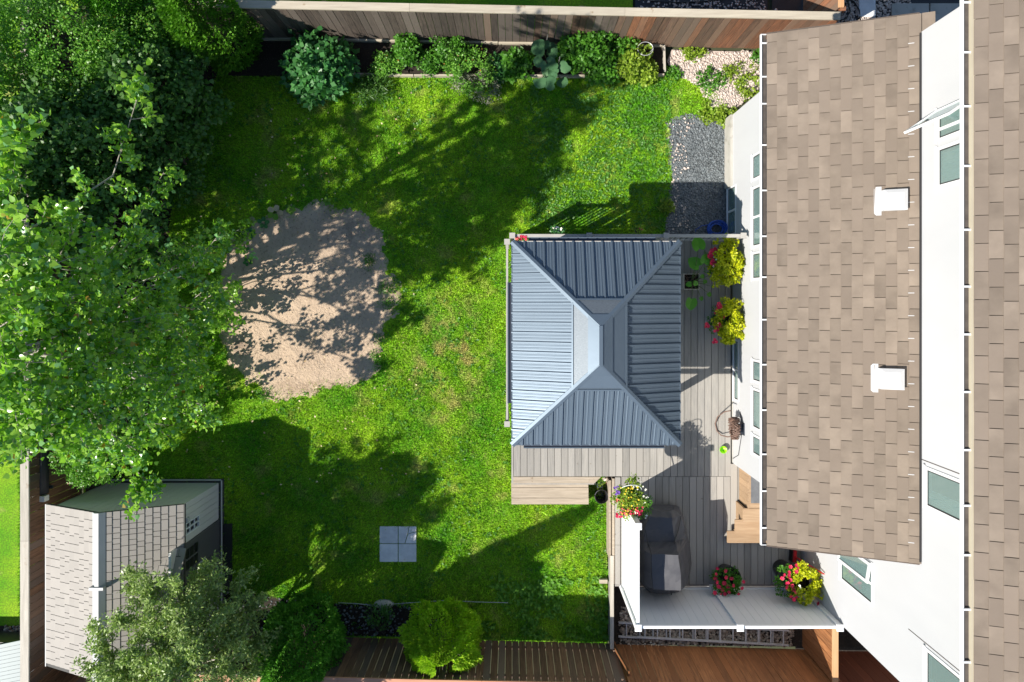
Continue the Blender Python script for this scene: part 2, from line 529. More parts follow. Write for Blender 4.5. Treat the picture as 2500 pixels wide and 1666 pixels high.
def sand_material():
    m = bpy.data.materials.new('sand')
    nt, nodes, links, p = nodes_of(m)
    pos = N(nt, 'ShaderNodeNewGeometry').outputs['Position']
    col = mixc(nt, ramp(nt, noise_tex(nt, pos, 1.1, 4.0), 0.3, 0.7), (0.58, 0.445, 0.325), (0.48, 0.365, 0.265))
    col = mixc(nt, ramp(nt, noise_tex(nt, pos, 16.0, 6.0, 0.75), 0.53, 0.68), col, (0.30, 0.215, 0.15))
    # darker blotches broken up by noise, at the left and along the far and near edges
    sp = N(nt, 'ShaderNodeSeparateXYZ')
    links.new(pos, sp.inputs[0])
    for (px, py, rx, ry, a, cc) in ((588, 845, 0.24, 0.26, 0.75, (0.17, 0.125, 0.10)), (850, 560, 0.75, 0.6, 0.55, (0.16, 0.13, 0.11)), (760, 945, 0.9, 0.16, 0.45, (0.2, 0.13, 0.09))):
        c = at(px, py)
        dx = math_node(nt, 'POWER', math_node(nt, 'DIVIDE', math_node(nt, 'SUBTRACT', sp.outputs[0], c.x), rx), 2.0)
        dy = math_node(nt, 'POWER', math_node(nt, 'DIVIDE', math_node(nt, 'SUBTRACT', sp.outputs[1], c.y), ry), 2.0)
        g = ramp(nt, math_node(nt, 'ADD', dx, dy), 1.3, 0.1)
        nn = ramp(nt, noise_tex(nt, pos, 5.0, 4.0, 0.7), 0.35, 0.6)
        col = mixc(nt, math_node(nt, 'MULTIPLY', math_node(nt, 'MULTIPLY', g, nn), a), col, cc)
    links.new(col, p.inputs['Base Color'])
    p.inputs['Roughness'].default_value = 0.95
    p.inputs['Specular IOR Level'].default_value = 0.1
    b = N(nt, 'ShaderNodeBump')
    b.inputs['Strength'].default_value = 1.0
    b.inputs['Distance'].default_value = 0.035
    links.new(noise_tex(nt, pos, 22.0, 6.0, 0.7), b.inputs['Height'])
    links.new(b.outputs[0], p.inputs['Normal'])
    return m


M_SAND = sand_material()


def glass_material():
    m = bpy.data.materials.new('window_glass')
    nt, nodes, links, p = nodes_of(m)
    g = N(nt, 'ShaderNodeBsdfGlossy')
    g.inputs['Roughness'].default_value = 0.02
    g.inputs['Color'].default_value = (0.85, 0.95, 0.95, 1)
    t = N(nt, 'ShaderNodeBsdfTransparent')
    t.inputs['Color'].default_value = (0.66, 0.88, 0.85, 1)
    fr = N(nt, 'ShaderNodeFresnel')
    fr.inputs[0].default_value = 1.6
    mx = N(nt, 'ShaderNodeMixShader')
    links.new(math_node(nt, 'ADD', fr.outputs[0], 0.12), mx.inputs[0])
    links.new(t.outputs[0], mx.inputs[1])
    links.new(g.outputs[0], mx.inputs[2])
    p.inputs['Base Color'].default_value = (0.42, 0.62, 0.60, 1)
    p.inputs['Roughness'].default_value = 0.1
    m2 = N(nt, 'ShaderNodeMixShader')
    m2.inputs[0].default_value = 0.32
    links.new(mx.outputs[0], m2.inputs[1])
    links.new(p.outputs[0], m2.inputs[2])
    links.new(m2.outputs[0], nodes['Material Output'].inputs['Surface'])
    return m


GLASS = glass_material()
# ------------------------------------------------------------------ the ground
def struct(o):
    o['kind'] = 'structure'
    return o


def pix(poly, z=0.0):
    return [tuple(at(x, y, z))[:2] for x, y in poly]


def inside(poly, x, y):
    r = np.zeros(x.shape, dtype=bool)
    n = len(poly)
    j = n - 1
    for i in range(n):
        xi, yi = poly[i]
        xj, yj = poly[j]
        c = ((yi > y) != (yj > y)) & (x < (xj - xi) * (y - yi) / (yj - yi + 1e-12) + xi)
        r ^= c
        j = i
    return r


def wob(x, y, s=1.0):
    return (np.sin(x * 5.1 * s + 1.3 * np.sin(y * 3.7 * s)) + np.sin(y * 6.3 * s + 1.7 * np.sin(x * 4.1 * s)) + 0.6 * np.sin(x * 13 * s + y * 11 * s)) / 2.6


DECK_Z = 0.45
XW = 4.62          # wing wall
XM = 6.04          # main wall
WING_N, WING_S = 3.94, -3.35
MAIN_S = -5.90
FT0, FT1 = at(560, 94), at(1962, 122)            # foot of the far fence
FB0, FB1 = at(560, 1549), at(2400, 1590)         # foot of the near fence
XF = -9.28                                       # fence at the left

m = MB()
m.add([(-400, -400, -0.05), (400, -400, -0.05), (400, 400, -0.05), (-400, 400, -0.05)], [(0, 1, 2, 3)])
struct(m.build('ground', GROUND))

LAWN_POLY = [(XF + .05, FB0.y - .1), (XF + .05, 6.0), (at(620, 188).x, at(620, 188).y), (at(1640, 186).x, at(1640, 186).y), tuple(at(1700, 200))[:2], tuple(at(1760, 240))[:2],
             tuple(at(1790, 300))[:2], tuple(at(1690, 290))[:2], tuple(at(1632, 300))[:2], tuple(at(1640, 450))[:2], tuple(at(1622, 575))[:2], (0.0, 1.42), (0.0, -3.7), (2.05, -3.7), (2.05, FB1.y + .15)]
SAND_PX = [(560, 600), (620, 540), (700, 515), (760, 500), (850, 510), (900, 530), (930, 580), (945, 650), (975, 720), (960, 770), (928, 800), (932, 850), (915, 910), (870, 935), (800, 945), (740, 962),
           (700, 982), (650, 960), (600, 920), (560, 880), (545, 830), (545, 780), (535, 700), (545, 640)]
SAND = pix(SAND_PX)
BED_PX = [(760, 1472), (1020, 1478), (1080, 1500), (1090, 1556), (760, 1552), (560, 1560), (480, 1490), (560, 1440)]
BED = pix(BED_PX)
PAV_PX = (926, 1285, 1017, 1373)
PAVR = [tuple(at(926, 1285))[:2], tuple(at(1017, 1285))[:2], tuple(at(1017, 1373))[:2], tuple(at(926, 1373))[:2]]

m = MB()
m.add([(x, y, 0.0) for x, y in LAWN_POLY], [tuple(range(len(LAWN_POLY)))])
struct(m.build('lawn', M_LAWN))


def grid_patch(name, poly, step, zfun, mat_, soft=0.10):
    """a finely divided sheet whose rim sinks below the lawn, so the edge is uneven"""
    a = np.array(poly)
    lo, hi = a.min(0) - .3, a.max(0) + .3
    xs = np.arange(lo[0], hi[0], step)
    ys = np.arange(lo[1], hi[1], step)
    X, Y = np.meshgrid(xs, ys)
    # distance to the outline
    d = np.full(X.shape, 9.0)
    for i in range(len(a)):
        p, q = a[i], a[(i + 1) % len(a)]
        e = q - p
        t = np.clip(((X - p[0]) * e[0] + (Y - p[1]) * e[1]) / (e @ e), 0, 1)
        d = np.minimum(d, np.hypot(X - p[0] - t * e[0], Y - p[1] - t * e[1]))
    d = np.where(inside(poly, X, Y), d, -d) + 0.09 * wob(X, Y, 1.4) + 0.07 * wob(X, Y, 3.4) + 0.03 * wob(X, Y, 9.0) + 0.05
    Z = zfun(X, Y) + np.clip(d / soft, -1, 1) * 0.02 - 0.012
    keep = d > -soft * 0.9
    idx = -np.ones(X.shape, dtype=int)
    idx[keep] = np.arange(keep.sum())
    V = np.stack([X[keep], Y[keep], Z[keep]], 1)
    q = np.stack([idx[:-1, :-1], idx[:-1, 1:], idx[1:, 1:], idx[1:, :-1]], -1).reshape(-1, 4)
    q = q[(q >= 0).all(1)]
    return np_mesh(name, V, q, mat_, smooth=True), d


def sand_z(X, Y):
    return 0.010 + 0.008 * wob(X, Y, 1.1) + 0.006 * wob(X + 3, Y, 2.7) + 0.0045 * wob(X, Y + 2, 5.5) + NP.normal(0, 0.0022, X.shape)


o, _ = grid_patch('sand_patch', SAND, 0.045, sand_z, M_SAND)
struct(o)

m = MB()
m.add([(x, y, 0.006) for x, y in BED], [tuple(range(len(BED)))])
struct(m.build('mulch_bed', SOIL))
# vegetable bed between the far fence and the edging boards
vb = [tuple(at(560, 96))[:2], tuple(at(1622, 114))[:2], tuple(at(1622, 184))[:2], tuple(at(560, 186))[:2]]
m = MB()
m.prism(vb[::-1], 0.0, 0.07)
struct(m.build('garden_bed', SOIL))
# bare dark earth under the trees
eb = [(XF + .1, 6.0), tuple(at(560, 100))[:2], tuple(at(520, 215))[:2], tuple(at(430, 420))[:2], tuple(at(400, 700))[:2], tuple(at(330, 1000))[:2], tuple(at(300, 1180))[:2], (XF + .1, -4.4)]
m = MB()
m.add([(x, y, 0.004) for x, y in eb], [tuple(range(len(eb)))])
struct(m.build('bare_earth', SOIL))
# the neighbours' ground
m = MB()
m.add([(XF - .06, -6.95, 0.0), (XF - .06, 9, 0.0), (-16, 9, 0.0), (-16, -6.95, 0.0)], [(0, 1, 2, 3)])
struct(m.build('neighbour_lawn', M_LAWN))
m = MB()
m.add([(-7, FT0.y + .1, 0.0), (2.6, FT1.y + .25, 0.0), (2.6, 9, 0.0), (-7, 9, 0.0)], [(0, 1, 2, 3)])
struct(m.build('neighbour_lawn', M_LAWN))
m = MB()
m.add([(2.65, FT1.y + .1, 0.0), (5.5, FT1.y + .05, 0.0), (5.5, 9, 0.0), (2.65, 9, 0.0)], [(0, 1, 2, 3)])
struct(m.build('fabric_ground', FABRIC))
m = MB()
m.add([(5.6, 4.2, 0.0), (12.5, 4.2, 0.0), (12.5, 9, 0.0), (5.6, 9, 0.0)], [(0, 1, 2, 3)])
struct(m.build('fabric_ground', FABRIC))


# --- grass: blades in tufts, one object
def blades(name, n, poly, lo, hi, length=(0.035, 0.075), width=0.0085, kill=(), label=None, thin=None):
    x = NP.uniform(lo[0], hi[0], n)
    y = NP.uniform(lo[1], hi[1], n)
    k = inside(poly, x, y)
    ww = 0.10 * wob(x, y, 1.5) + 0.10 * wob(x, y, 4.1) + NP.normal(0, .15, x.shape) - .04
    for pl in kill:
        cx, cy = np.mean(np.array(pl), 0)
        s = 1.0 + ww * 0.55
        k &= ~inside(pl, cx + (x - cx) * s, cy + (y - cy) * s)
    if thin is not None:
        k &= thin(x, y)
    x, y = x[k], y[k]
    n = len(x)
    L = NP.uniform(length[0], length[1], n) * (1.0 + 0.45 * wob(x, y, 0.9)) * (1.0 + 0.3 * wob(x, y, 3.3))
    L = np.clip(L, 0.02, 0.13)
    az = NP.uniform(0, 2 * np.pi, n)
    lean = np.clip(NP.normal(0.75, 0.28, n), 0.1, 1.25)
    dx, dy, dz = np.sin(lean) * np.cos(az), np.sin(lean) * np.sin(az), np.cos(lean)
    wd = width * NP.uniform(0.7, 1.5, n)
    sx, sy = -np.sin(az) * wd, np.cos(az) * wd
    V = np.empty((n, 3, 3))
    V[:, 0] = np.stack([x - sx, y - sy, np.full(n, -0.002)], 1)
    V[:, 1] = np.stack([x + sx, y + sy, np.full(n, -0.002)], 1)
    V[:, 2] = np.stack([x + dx * L, y + dy * L, dz * L], 1)
    o = np_mesh(name, V.reshape(-1, 3), np.arange(3 * n).reshape(-1, 3), M_BLADE, org=(0, 0, 0))
    o['kind'] = 'stuff'
    if label:
        tagit(o, label, 'grass')
    return o


def thin_shade(x, y):
    p = np.ones(x.shape)
    p = np.where(inside(eb, x, y), 0.03, p)
    return NP.uniform(0, 1, x.shape) < p


xs = [p[0] for p in LAWN_POLY]
ys = [p[1] for p in LAWN_POLY]
blades('lawn_grass', 640000, LAWN_POLY, (-8.6, min(ys)), (max(xs), 5.2), kill=(SAND, BED, PAVR), label='mown green lawn with dry patches around the sand circle', thin=thin_shade)
blades('neighbour_grass', 60000, [(XF - .1, -6.93), (XF - .1, -1.5), (-10.6, -1.5), (-10.6, -6.93)], (-10.6, -6.93), (XF - .1, -1.5), label='bright lawn strip beyond the left fence')


# --- pebbles
def ico():
    t = (1 + 5 ** 0.5) / 2
    v = np.array([(-1, t, 0), (1, t, 0), (-1, -t, 0), (1, -t, 0), (0, -1, t), (0, 1, t), (0, -1, -t), (0, 1, -t), (t, 0, -1), (t, 0, 1), (-t, 0, -1), (-t, 0, 1)], float)
    v /= np.linalg.norm(v[0])
    f = np.array([(0, 11, 5), (0, 5, 1), (0, 1, 7), (0, 7, 10), (0, 10, 11), (1, 5, 9), (5, 11, 4), (11, 10, 2), (10, 7, 6), (7, 1, 8), (3, 9, 4), (3, 4, 2), (3, 2, 6), (3, 6, 8), (3, 8, 9), (4, 9, 5), (2, 4, 11),
                  (6, 2, 10), (8, 6, 7), (9, 8, 1)])
    return v, f


ICO_V, ICO_F = ico()


def pebbles(name, poly, per_m2, size, mat_, z0=0.0, label=None, edge=0.08, drop=None):
    a = np.array(poly)
    lo, hi = a.min(0), a.max(0)
    n = int((hi[0] - lo[0]) * (hi[1] - lo[1]) * per_m2)
    x = NP.uniform(lo[0], hi[0], n)
    y = NP.uniform(lo[1], hi[1], n)
    k = inside(poly, x + edge * wob(x, y, 2.0), y + edge * wob(y, x, 2.3))
    if drop is not None:
        k &= drop(x, y)
    x, y = x[k], y[k]
    n = len(x)
    s = NP.uniform(size[0], size[1], n)
    sc = np.stack([s * NP.uniform(.7, 1.35, n), s * NP.uniform(.7, 1.35, n), s * NP.uniform(.4, .75, n)], 1)
    V = ICO_V[None] * sc[:, None] * NP.uniform(.8, 1.15, (n, 12, 1))
    az = NP.uniform(0, 6.283, n)
    c, si = np.cos(az), np.sin(az)
    R = np.stack([V[..., 0] * c[:, None] - V[..., 1] * si[:, None], V[..., 0] * si[:, None] + V[..., 1] * c[:, None], V[..., 2]], -1)
    R += np.stack([x, y, np.full(n, z0) + s * NP.uniform(.1, .8, n)], 1)[:, None]
    Fc = (ICO_F[None] + 12 * np.arange(n)[:, None, None]).reshape(-1, 3)
    o = np_mesh(name, R.reshape(-1, 3), Fc, mat_, org=(0, 0, 0))
    o['kind'] = 'stuff'
    if label:
        tagit(o, label, 'gravel')
    return o


WG = pix([(1640, 122), (1690, 124), (1870, 128), (1880, 190), (1800, 262), (1735, 262), (1715, 230), (1700, 205), (1650, 185), (1628, 150)])
GG = pix([(1625, 300), (1650, 285), (1690, 278), (1740, 290), (1795, 320), (1795, 580), (1622, 580), (1628, 500), (1642, 440), (1632, 370)])
BG_ = [(2.16, FB1.y + .14), (2.16, -5.75), (6.1, -5.8), (6.1, FB1.y + .1)]
for nm, pl, mt in (('white_gravel_base', WG, PEBW), ('grey_gravel_base', GG, PEBG), ('brown_gravel_base', BG_, SOIL)):
    m = MB()
    m.add([(x, y, 0.006) for x, y in pl], [tuple(range(len(pl)))])
    struct(m.build(nm, mt))
pebbles('white_gravel', WG, 1500, (.014, .028), PEBW, .004, 'pinkish white gravel beside the house corner')
pebbles('grey_gravel', GG, 1900, (.012, .024), PEBG, .004, 'blue grey gravel strip along the house wall')
pebbles('mixed_white_gravel', pix([(1625, 300), (1660, 285), (1700, 290), (1672, 350), (1680, 420), (1650, 450), (1690, 560), (1640, 570), (1640, 400)]), 170, (.013, .026), PEBW, .018,
        'loose white stones strewn over the grey gravel')
pebbles('brown_gravel', [(2.3, FB1.y + .16), (2.3, -6.55), (4.7, -6.6), (6.05, -6.6), (6.05, FB1.y + .12)], 900, (.02, .036), PEBB, .006, 'brown river stones under the aluminium ladder')
pebbles('fabric_gravel', [(2.7, 5.75), (5.45, 5.7), (5.45, 6.6), (2.7, 6.6)], 330, (.016, .03), PEBW, .004, 'white stones scattered on black fabric beyond the far fence', edge=.2)
pebbles('corner_gravel', [(5.65, 4.6), (8.6, 4.6), (8.6, 6.9), (5.65, 6.9)], 1000, (.016, .03), PEBW, .004, 'pale stones with bare black fabric behind the roof corner', edge=.25,
        drop=lambda x, y: ~((np.abs(x - 6.15) < .42 + .2 * wob(x, y)) & (y > 5.9)))
pebbles('side_gravel', [(6.35, -7.0), (6.35, -6.05), (7.8, -6.05), (7.8, -7.0)], 900, (.02, .036), PEBB, .006, 'dark brown stones between the gate and the house')
pebbles('neighbour_gravel', [(XF - .1, -7.4), (XF - .1, -6.93), (-10.9, -6.93), (-10.9, -7.4)], 700, (.025, .045), PEBB, .006, 'band of stones beyond the left fence')
m = MB()
m.add([(6.1, -9, 0.004), (6.1, -5.95, 0.004), (9, -5.95, 0.004), (9, -9, 0.004)], [(3, 2, 1, 0)])
struct(m.build('side_yard', SOIL))
m = MB()
m.add([(XF - .06, -9, 0.002), (XF - .06, -6.955, 0.002), (-16, -6.955, 0.002), (-16, -9, 0.002)], [(0, 1, 2, 3)])
struct(m.build('side_yard', SOIL))

# ------------------------------------------------------------------ the house
house = thing('house', 'white stucco house with tan shingled lower and upper roofs', 'house', (XM, -1.0, 0))


def wall_x(name, X, thick, y0, y1, z0, z1, holes, mat_, parent):
    """a wall facing -X at X with rectangular openings (y0, y1, z0, z1)"""
    ys = sorted({y0, y1, *[h[0] for h in holes], *[h[1] for h in holes]})
    zs = sorted({z0, z1, *[h[2] for h in holes], *[h[3] for h in holes]})
    mm = MB()
    for a, b in zip(ys, ys[1:]):
        for c, d in zip(zs, zs[1:]):
            yc, zc = (a + b) / 2, (c + d) / 2
            if any(h[0] < yc < h[1] and h[2] < zc < h[3] for h in holes):
                continue
            mm.box(X, X + thick, a, b, c, d)
    return mm.build(name, mat_, parent)


def window(X, y0, y1, z0, z1, curtain=0.0, mull=(), fr=0.045):
    f = MB()
    xo, xi = X - 0.012, X + 0.06
    f.box(xo, xi, y0, y0 + fr, z0, z1)
    f.box(xo, xi, y1 - fr, y1, z0, z1)
    f.box(xo, xi, y0 + fr, y1 - fr, z0, z0 + fr)
    f.box(xo, xi, y0 + fr, y1 - fr, z1 - fr, z1)
    for t in mull:
        f.box(X - .008, xi, t - .022, t + .022, z0 + fr, z1 - fr)
    w_ = f.build('window', TRIM, house)
    MB().add([(X, y0 + fr, z0 + fr), (X, y0 + fr, z1 - fr), (X, y1 - fr, z1 - fr), (X, y1 - fr, z0 + fr)], [(0, 1, 2, 3)]).build('pane', GLASS, w_)
    gk = MB()
    for q in ((y0 + fr, y0 + fr + .016, z0 + fr, z1 - fr), (y1 - fr - .016, y1 - fr, z0 + fr, z1 - fr), (y0 + fr + .016, y1 - fr - .016, z0 + fr, z0 + fr + .016)):
        gk.box(X - .0075, X - .0025, *q)
    gk.build('gasket', CHAR, w_)
    s = MB()
    s.box(X - .03, X - .0125, y0 - .02, y1 + .02, z0 - .03, z0 + .002)
    s.build('sill', TRIM, w_)
    r = MB()
    x2 = X + .75
    r.add([(X + .13, y0, z0), (X + .13, y1, z0), (X + .13, y1, z1), (X + .13, y0, z1), (x2, y0 - .2, z0 - .2), (x2, y1 + .2, z0 - .2), (x2, y1 + .2, z1), (x2, y0 - .2, z1)],
          [(4, 5, 6, 7), (0, 1, 5, 4), (2, 3, 7, 6), (1, 2, 6, 5), (3, 0, 4, 7)])
    r.build('room', DARKIN, w_)
    if curtain:
        c = MB()
        n = 14
        y0, y1 = y0 + .05, y1 - .05
        ya, yb = (y0, y0 + (y1 - y0) * curtain) if curtain > 0 else (y1 + (y1 - y0) * curtain, y1)
        for i in range(n):
            t0, t1 = i / n, (i + 1) / n
            xa, xb = X + .018 + .02 * (i % 2), X + .018 + .02 * ((i + 1) % 2)
            c.add([(xa, ya + (yb - ya) * t0, z0 + .05), (xb, ya + (yb - ya) * t1, z0 + .05), (xb, ya + (yb - ya) * t1, z1 - .05), (xa, ya + (yb - ya) * t0, z1 - .05)], [(0, 1, 2, 3)])
        c.build('curtain', CURT, w_)
    return w_


ZE = 3.85                          # eave of the wing
XE = at(1874, 700, ZE).x           # shingle edge at the eave
SL = 0.392
RN, RS = at(1876, 85, ZE).y, at(1870, 1330, ZE).y
def wing_z(x): return ZE + (x - XE) * SL

wing_win = [(2.33, 2.83, 1.60, 2.9), (1.05, 2.21, 1.60, 2.9), (0.43, 0.97, 1.60, 2.9), (-1.51, -1.07, 1.60, 2.9), (-2.40, -1.62, 1.60, 2.9), (-2.90, -2.50, 1.60, 2.9)]
low_win = [(1.42, 2.45, 0.10, 0.62), (-2.02, -0.75, 0.50, 0.80)]
wall_x('wall', XW, .15, WING_S, WING_N, 0.42, 3.95, wing_win + low_win, WHITE, house)
MB().box(XW - .05, XW + .1, 1.30, 1.42, -.05, .417).build('foundation', CONC, house)
MB().box(XW - .05, XW + .1, 2.45, WING_N, -.05, .417).build('foundation', CONC, house)
MB().box(XW - .02, XW + .1, WING_S, 1.30, -.05, .417).build('foundation', CONC, house)
mm = MB()
mm.box(XW + .155, XM + .3, WING_S, WING_S + .15, .42, 3.9)
mm.box(XW + .155, XM + .3, WING_N - .15, WING_N, .42, 3.9)
mm.build('wall', WHITE, house)
for i, q in enumerate(wing_win):
    window(XW, *q, curtain=(0.9, 0.5, -0.9, 0.9, 0.85, -.4)[i], mull=((q[0] + q[1]) / 2,) if q[1] - q[0] > .9 else ())
for q in low_win:
    window(XW, *q, mull=((q[0] + q[1]) / 2,), fr=.04)

# main wall with its upper windows
Z2 = 6.55
up_win = [(1.62, 2.20, 5.02, 6.35), (2.28, 2.74, 5.02, 6.35), (-2.98, -2.38, 4.74, 6.2), (-5.62, -5.02, 4.74, 6.2), (-5.08, -4.35, 2.16, 3.28)]
wall_x('wall', XM, .15, MAIN_S, 4.0, -.05, Z2 + .1, up_win, WHITE, house)
mm = MB()
mm.box(XM + .155, 12.0, MAIN_S, MAIN_S + .15, -.05, Z2 + .1)
mm.box(XM + .155, 12.0, 3.85, 4.0, -.05, Z2 + .1)
mm.build('wall', WHITE, house)
window(XM, *up_win[0], curtain=.9)
window(XM, *up_win[1], curtain=-.4, mull=(2.45,))
window(XM, *up_win[2], curtain=.45)
window(XM, *up_win[3], curtain=.3)
window(XM, *up_win[4], curtain=-.3, mull=(-4.72,))


def open_sash(hx, hy, tx, ty, z0, z1):
    a, b = Vector((hx, hy, 0)), Vector((tx, ty, 0))
    f = MB()
    up = Vector((0, 0, 1))
    d = (b - a).normalized()
    for p, q in ((a, a + d * .05), (b - d * .05, b)):
        f.bar((p + q) / 2 + up * z0, (p + q) / 2 + up * z1, .035, .05, up=d)
    f.bar(a + d * .05 + up * (z0 + .025), b - d * .05 + up * (z0 + .025), .035, .05)
    f.bar(a + d * .05 + up * (z1 - .025), b - d * .05 + up * (z1 - .025), .035, .05)
    o = f.build('open_sash', TRIM, house)
    g = MB()
    g.bar(a + d * .05 + up * ((z0 + z1) / 2), b - d * .05 + up * ((z0 + z1) / 2), .006, z1 - z0 - .1)
    g.build('pane', GLASS, o)


open_sash(XM - .03, 2.72, XM - .50, 2.40, 5.05, 6.05)
open_sash(XM - .02, -4.37, XM - .075, -4.71, 2.20, 3.24)
# thin joints in the render and a cable down the wing wall
for yj, za in ((-2.30, 4.3), (-4.96, 4.3)):
    MB().box(XM - .004, XM + .01, yj - .012, yj + .0, za, Z2).build('wall_joint', GUTTER_IN, house)
mm = MB()
mm.tube([(XW - .01, -2.2, .9), (XW - .012, -2.5, 1.05), (XW - .012, -3.1, .8), (XW - .012, -3.25, .45)], .006, 5)
mm.build('cable', BLACKP, house)

# --- roofs
LEN_S = math.hypot(1, SL)
ANG = math.atan(SL)


def roof_sheet(name, x0, x1, y0, y1, z0, mat_, parent, t=.05):
    mm = MB()
    mm.slab([(x0, y0, z0), (x1, y0, z0 + (x1 - x0) * SL), (x1, y1, z0 + (x1 - x0) * SL), (x0, y1, z0)], t)
    return mm.build(name, mat_, parent)


XT = XM + .0
wing_roof = roof_sheet('roof', XE, XM - .004, RS, RN, ZE, ROOFBASE, house, .09)
XE2, ZE2 = at(2380, 700, 6.50).x, 6.50
up_roof = roof_sheet('roof', XE2, 10.4, -6.4, 4.5, ZE2, ROOFBASE, house, .09)

TW = 0.336


def tile_mesh(e, wd, name):
    t = MB()
    g = .0045
    l = e + .012
    t.add([(0, -wd / 2 + g, .003), (l, -wd / 2 + g, .0), (l, wd / 2 - g, .0), (0, wd / 2 - g, .003), (0, -wd / 2 + g, .0125), (l, -wd / 2 + g, .003), (l, wd / 2 - g, .003), (0, wd / 2 - g, .0125)],
          [(0, 3, 2, 1), (4, 5, 6, 7), (0, 1, 5, 4), (1, 2, 6, 5), (2, 3, 7, 6), (3, 0, 4, 7)])
    return t.mesh(name, SHING)


def shingle_rows(x0, z0, n_rows, e, y0, y1, phase):
    """(row, x, z, y centre, width) of every tab"""
    out = []
    for c in range(n_rows):
        s = c * e
        x = x0 + s * math.cos(ANG)
        z = z0 + s * math.sin(ANG)
        off = phase + (TW / 2 if c % 2 else 0.0) + (0.02 if c % 3 == 0 else 0)
        k = math.floor((y0 - off) / TW)
        y = off + k * TW
        while y < y1:
            a, b = max(y, y0), min(y + TW, y1)
            if b - a > .03:
                out.append((c, x, z, (a + b) / 2, b - a))
            y += TW
    return out


E1 = (XM - XE) * LEN_S / 14.0
tile1 = tile_mesh(E1, TW, 'shingle')
tile2 = tile_mesh(.150, TW, 'shingle')
rows_w = shingle_rows(XE - .015, ZE + .002, 14, E1, RS - .01, RN + .01, .08)
rows_u = shingle_rows(XE2 - .015, ZE2 + .002, 5, .150, -4.9, 4.0, .02)
for (c, x, z, y, wd) in rows_u:
    piece('shingle', tile2, (x + RNG.uniform(-.003, .003), y, z + RNG.uniform(0, .002)), up_roof, (RNG.uniform(-.006, .006), -ANG + RNG.uniform(-.004, .006), RNG.uniform(-.004, .004)), (1, wd / TW, 1))
n_single = 300 - len(rows_u)
rows_w.sort(key=lambda r: -r[1])


def joined_tiles(rows, e, parent):
    mm = MB()
    ca, sa = math.cos(ANG), math.sin(ANG)
    for (c, x, z, y, wd) in rows:
        g = .0045
        l = e + .012
        q = [(0, -1, .003), (l, -1, 0), (l, 1, 0), (0, 1, .003), (0, -1, .0125), (l, -1, .003), (l, 1, .003), (0, 1, .0125)]
        mm.add([(x + u * ca - h * sa, y + s * (wd / 2 - g), z + u * sa + h * ca) for u, s, h in q], [(0, 3, 2, 1), (4, 5, 6, 7), (0, 1, 5, 4), (1, 2, 6, 5), (2, 3, 7, 6), (3, 0, 4, 7)])
    o = mm.build('shingle', SHING, parent)
    o['kind'] = 'stuff'


for (c, x, z, y, wd) in rows_w[:n_single]:
    piece('shingle', tile1, (x + RNG.uniform(-.003, .003), y, z + RNG.uniform(0, .002)), wing_roof, (RNG.uniform(-.006, .006), -ANG + RNG.uniform(-.004, .006), RNG.uniform(-.004, .004)), (1, wd / TW, 1))
joined_tiles(rows_w[n_single:], E1, wing_roof)
rest = shingle_rows(XE2 - .015, ZE2 + .002, 29, .150, -6.4, 4.5, .02)
joined_tiles([r for r in rest if r[0] > 4], .150, up_roof)
# rake overhang past the corner, barge boards
mm = MB()
mm.slab([(XM + .004, 4.005, wing_z(XM + .004) + .012), (XM + .16, 4.005, wing_z(XM + .16) + .012), (XM + .16, RN + .01, wing_z(XM + .16) + .012), (XM + .004, RN + .01, wing_z(XM) + .012)], .08)
mm.build('roof_return', SHING, house)
for y0, y1 in ((RN + .012, RN + .03), (RS - .03, RS - .012)):
    mm = MB()
    mm.slab([(XE - .02, y0, ZE - .0), (XM - .02, y0, wing_z(XM - .02)), (XM - .02, y1, wing_z(XM - .02)), (XE - .02, y1, ZE)], .16)
    mm.build('barge_board', ROOFBASE, house)
mm = MB()
mm.slab([(XE + .01, RS + .02, ZE - .12), (XW, RS + .02, ZE - .12), (XW, RN - .02, ZE - .12), (XE + .01, RN - .02, ZE - .12)], .01)
mm.build('soffit', TRIM, house)
mm = MB()
mm.slab([(XE2 + .01, -6.3, ZE2 - .12), (XM, -6.3, ZE2 - .12), (XM, 4.4, ZE2 - .12), (XE2 + .01, 4.4, ZE2 - .12)], .01)
mm.build('soffit', TRIM, house)


def gutter(x_roof, z, y0, y1, straps, wd, lip, dz=-.02):
    g = MB()
    xo = x_roof - .006 - wd
    g.box(xo, xo + lip, y0, y1, z - .075, z + dz)
    for a, b in ((y0, y0 + .012), (y1 - .012, y1)):
        g.box(xo + lip, x_roof - .007, a, b, z - .075, z + dz - .001)
    o = g.build('gutter', TRIM, house)
    MB().box(xo + lip + .001, x_roof - .007, y0 + .013, y1 - .013, z - .075, z + dz - .028).build('gutter_bed', GUTTER_IN, o)
    for y in straps:
        MB().box(xo + .002, x_roof + .004, y - .012, y + .012, z + dz + .001, z + dz + .009).build('gutter_strap', TRIM, o)


gutter(XE, ZE, RS - .02, RN + .02, [at(1868, y, ZE).y for y in (105, 187, 253, 354, 465, 577, 677, 781, 891, 1002, 1110, 1200, 1290)], .092, .016)
gutter(XE2 - .035, ZE2, -6.4, 4.5, [at(2368, y, ZE2).y for y in (5, 127, 259, 405, 561, 700, 817, 958, 1100, 1236, 1357, 1490, 1619)], .092, .016)
MB().box(XE2 - .042, XE2 + .004, -6.4, 4.5, ZE2 - .10, ZE2 + .004).build('drip_edge', CREAM, house)
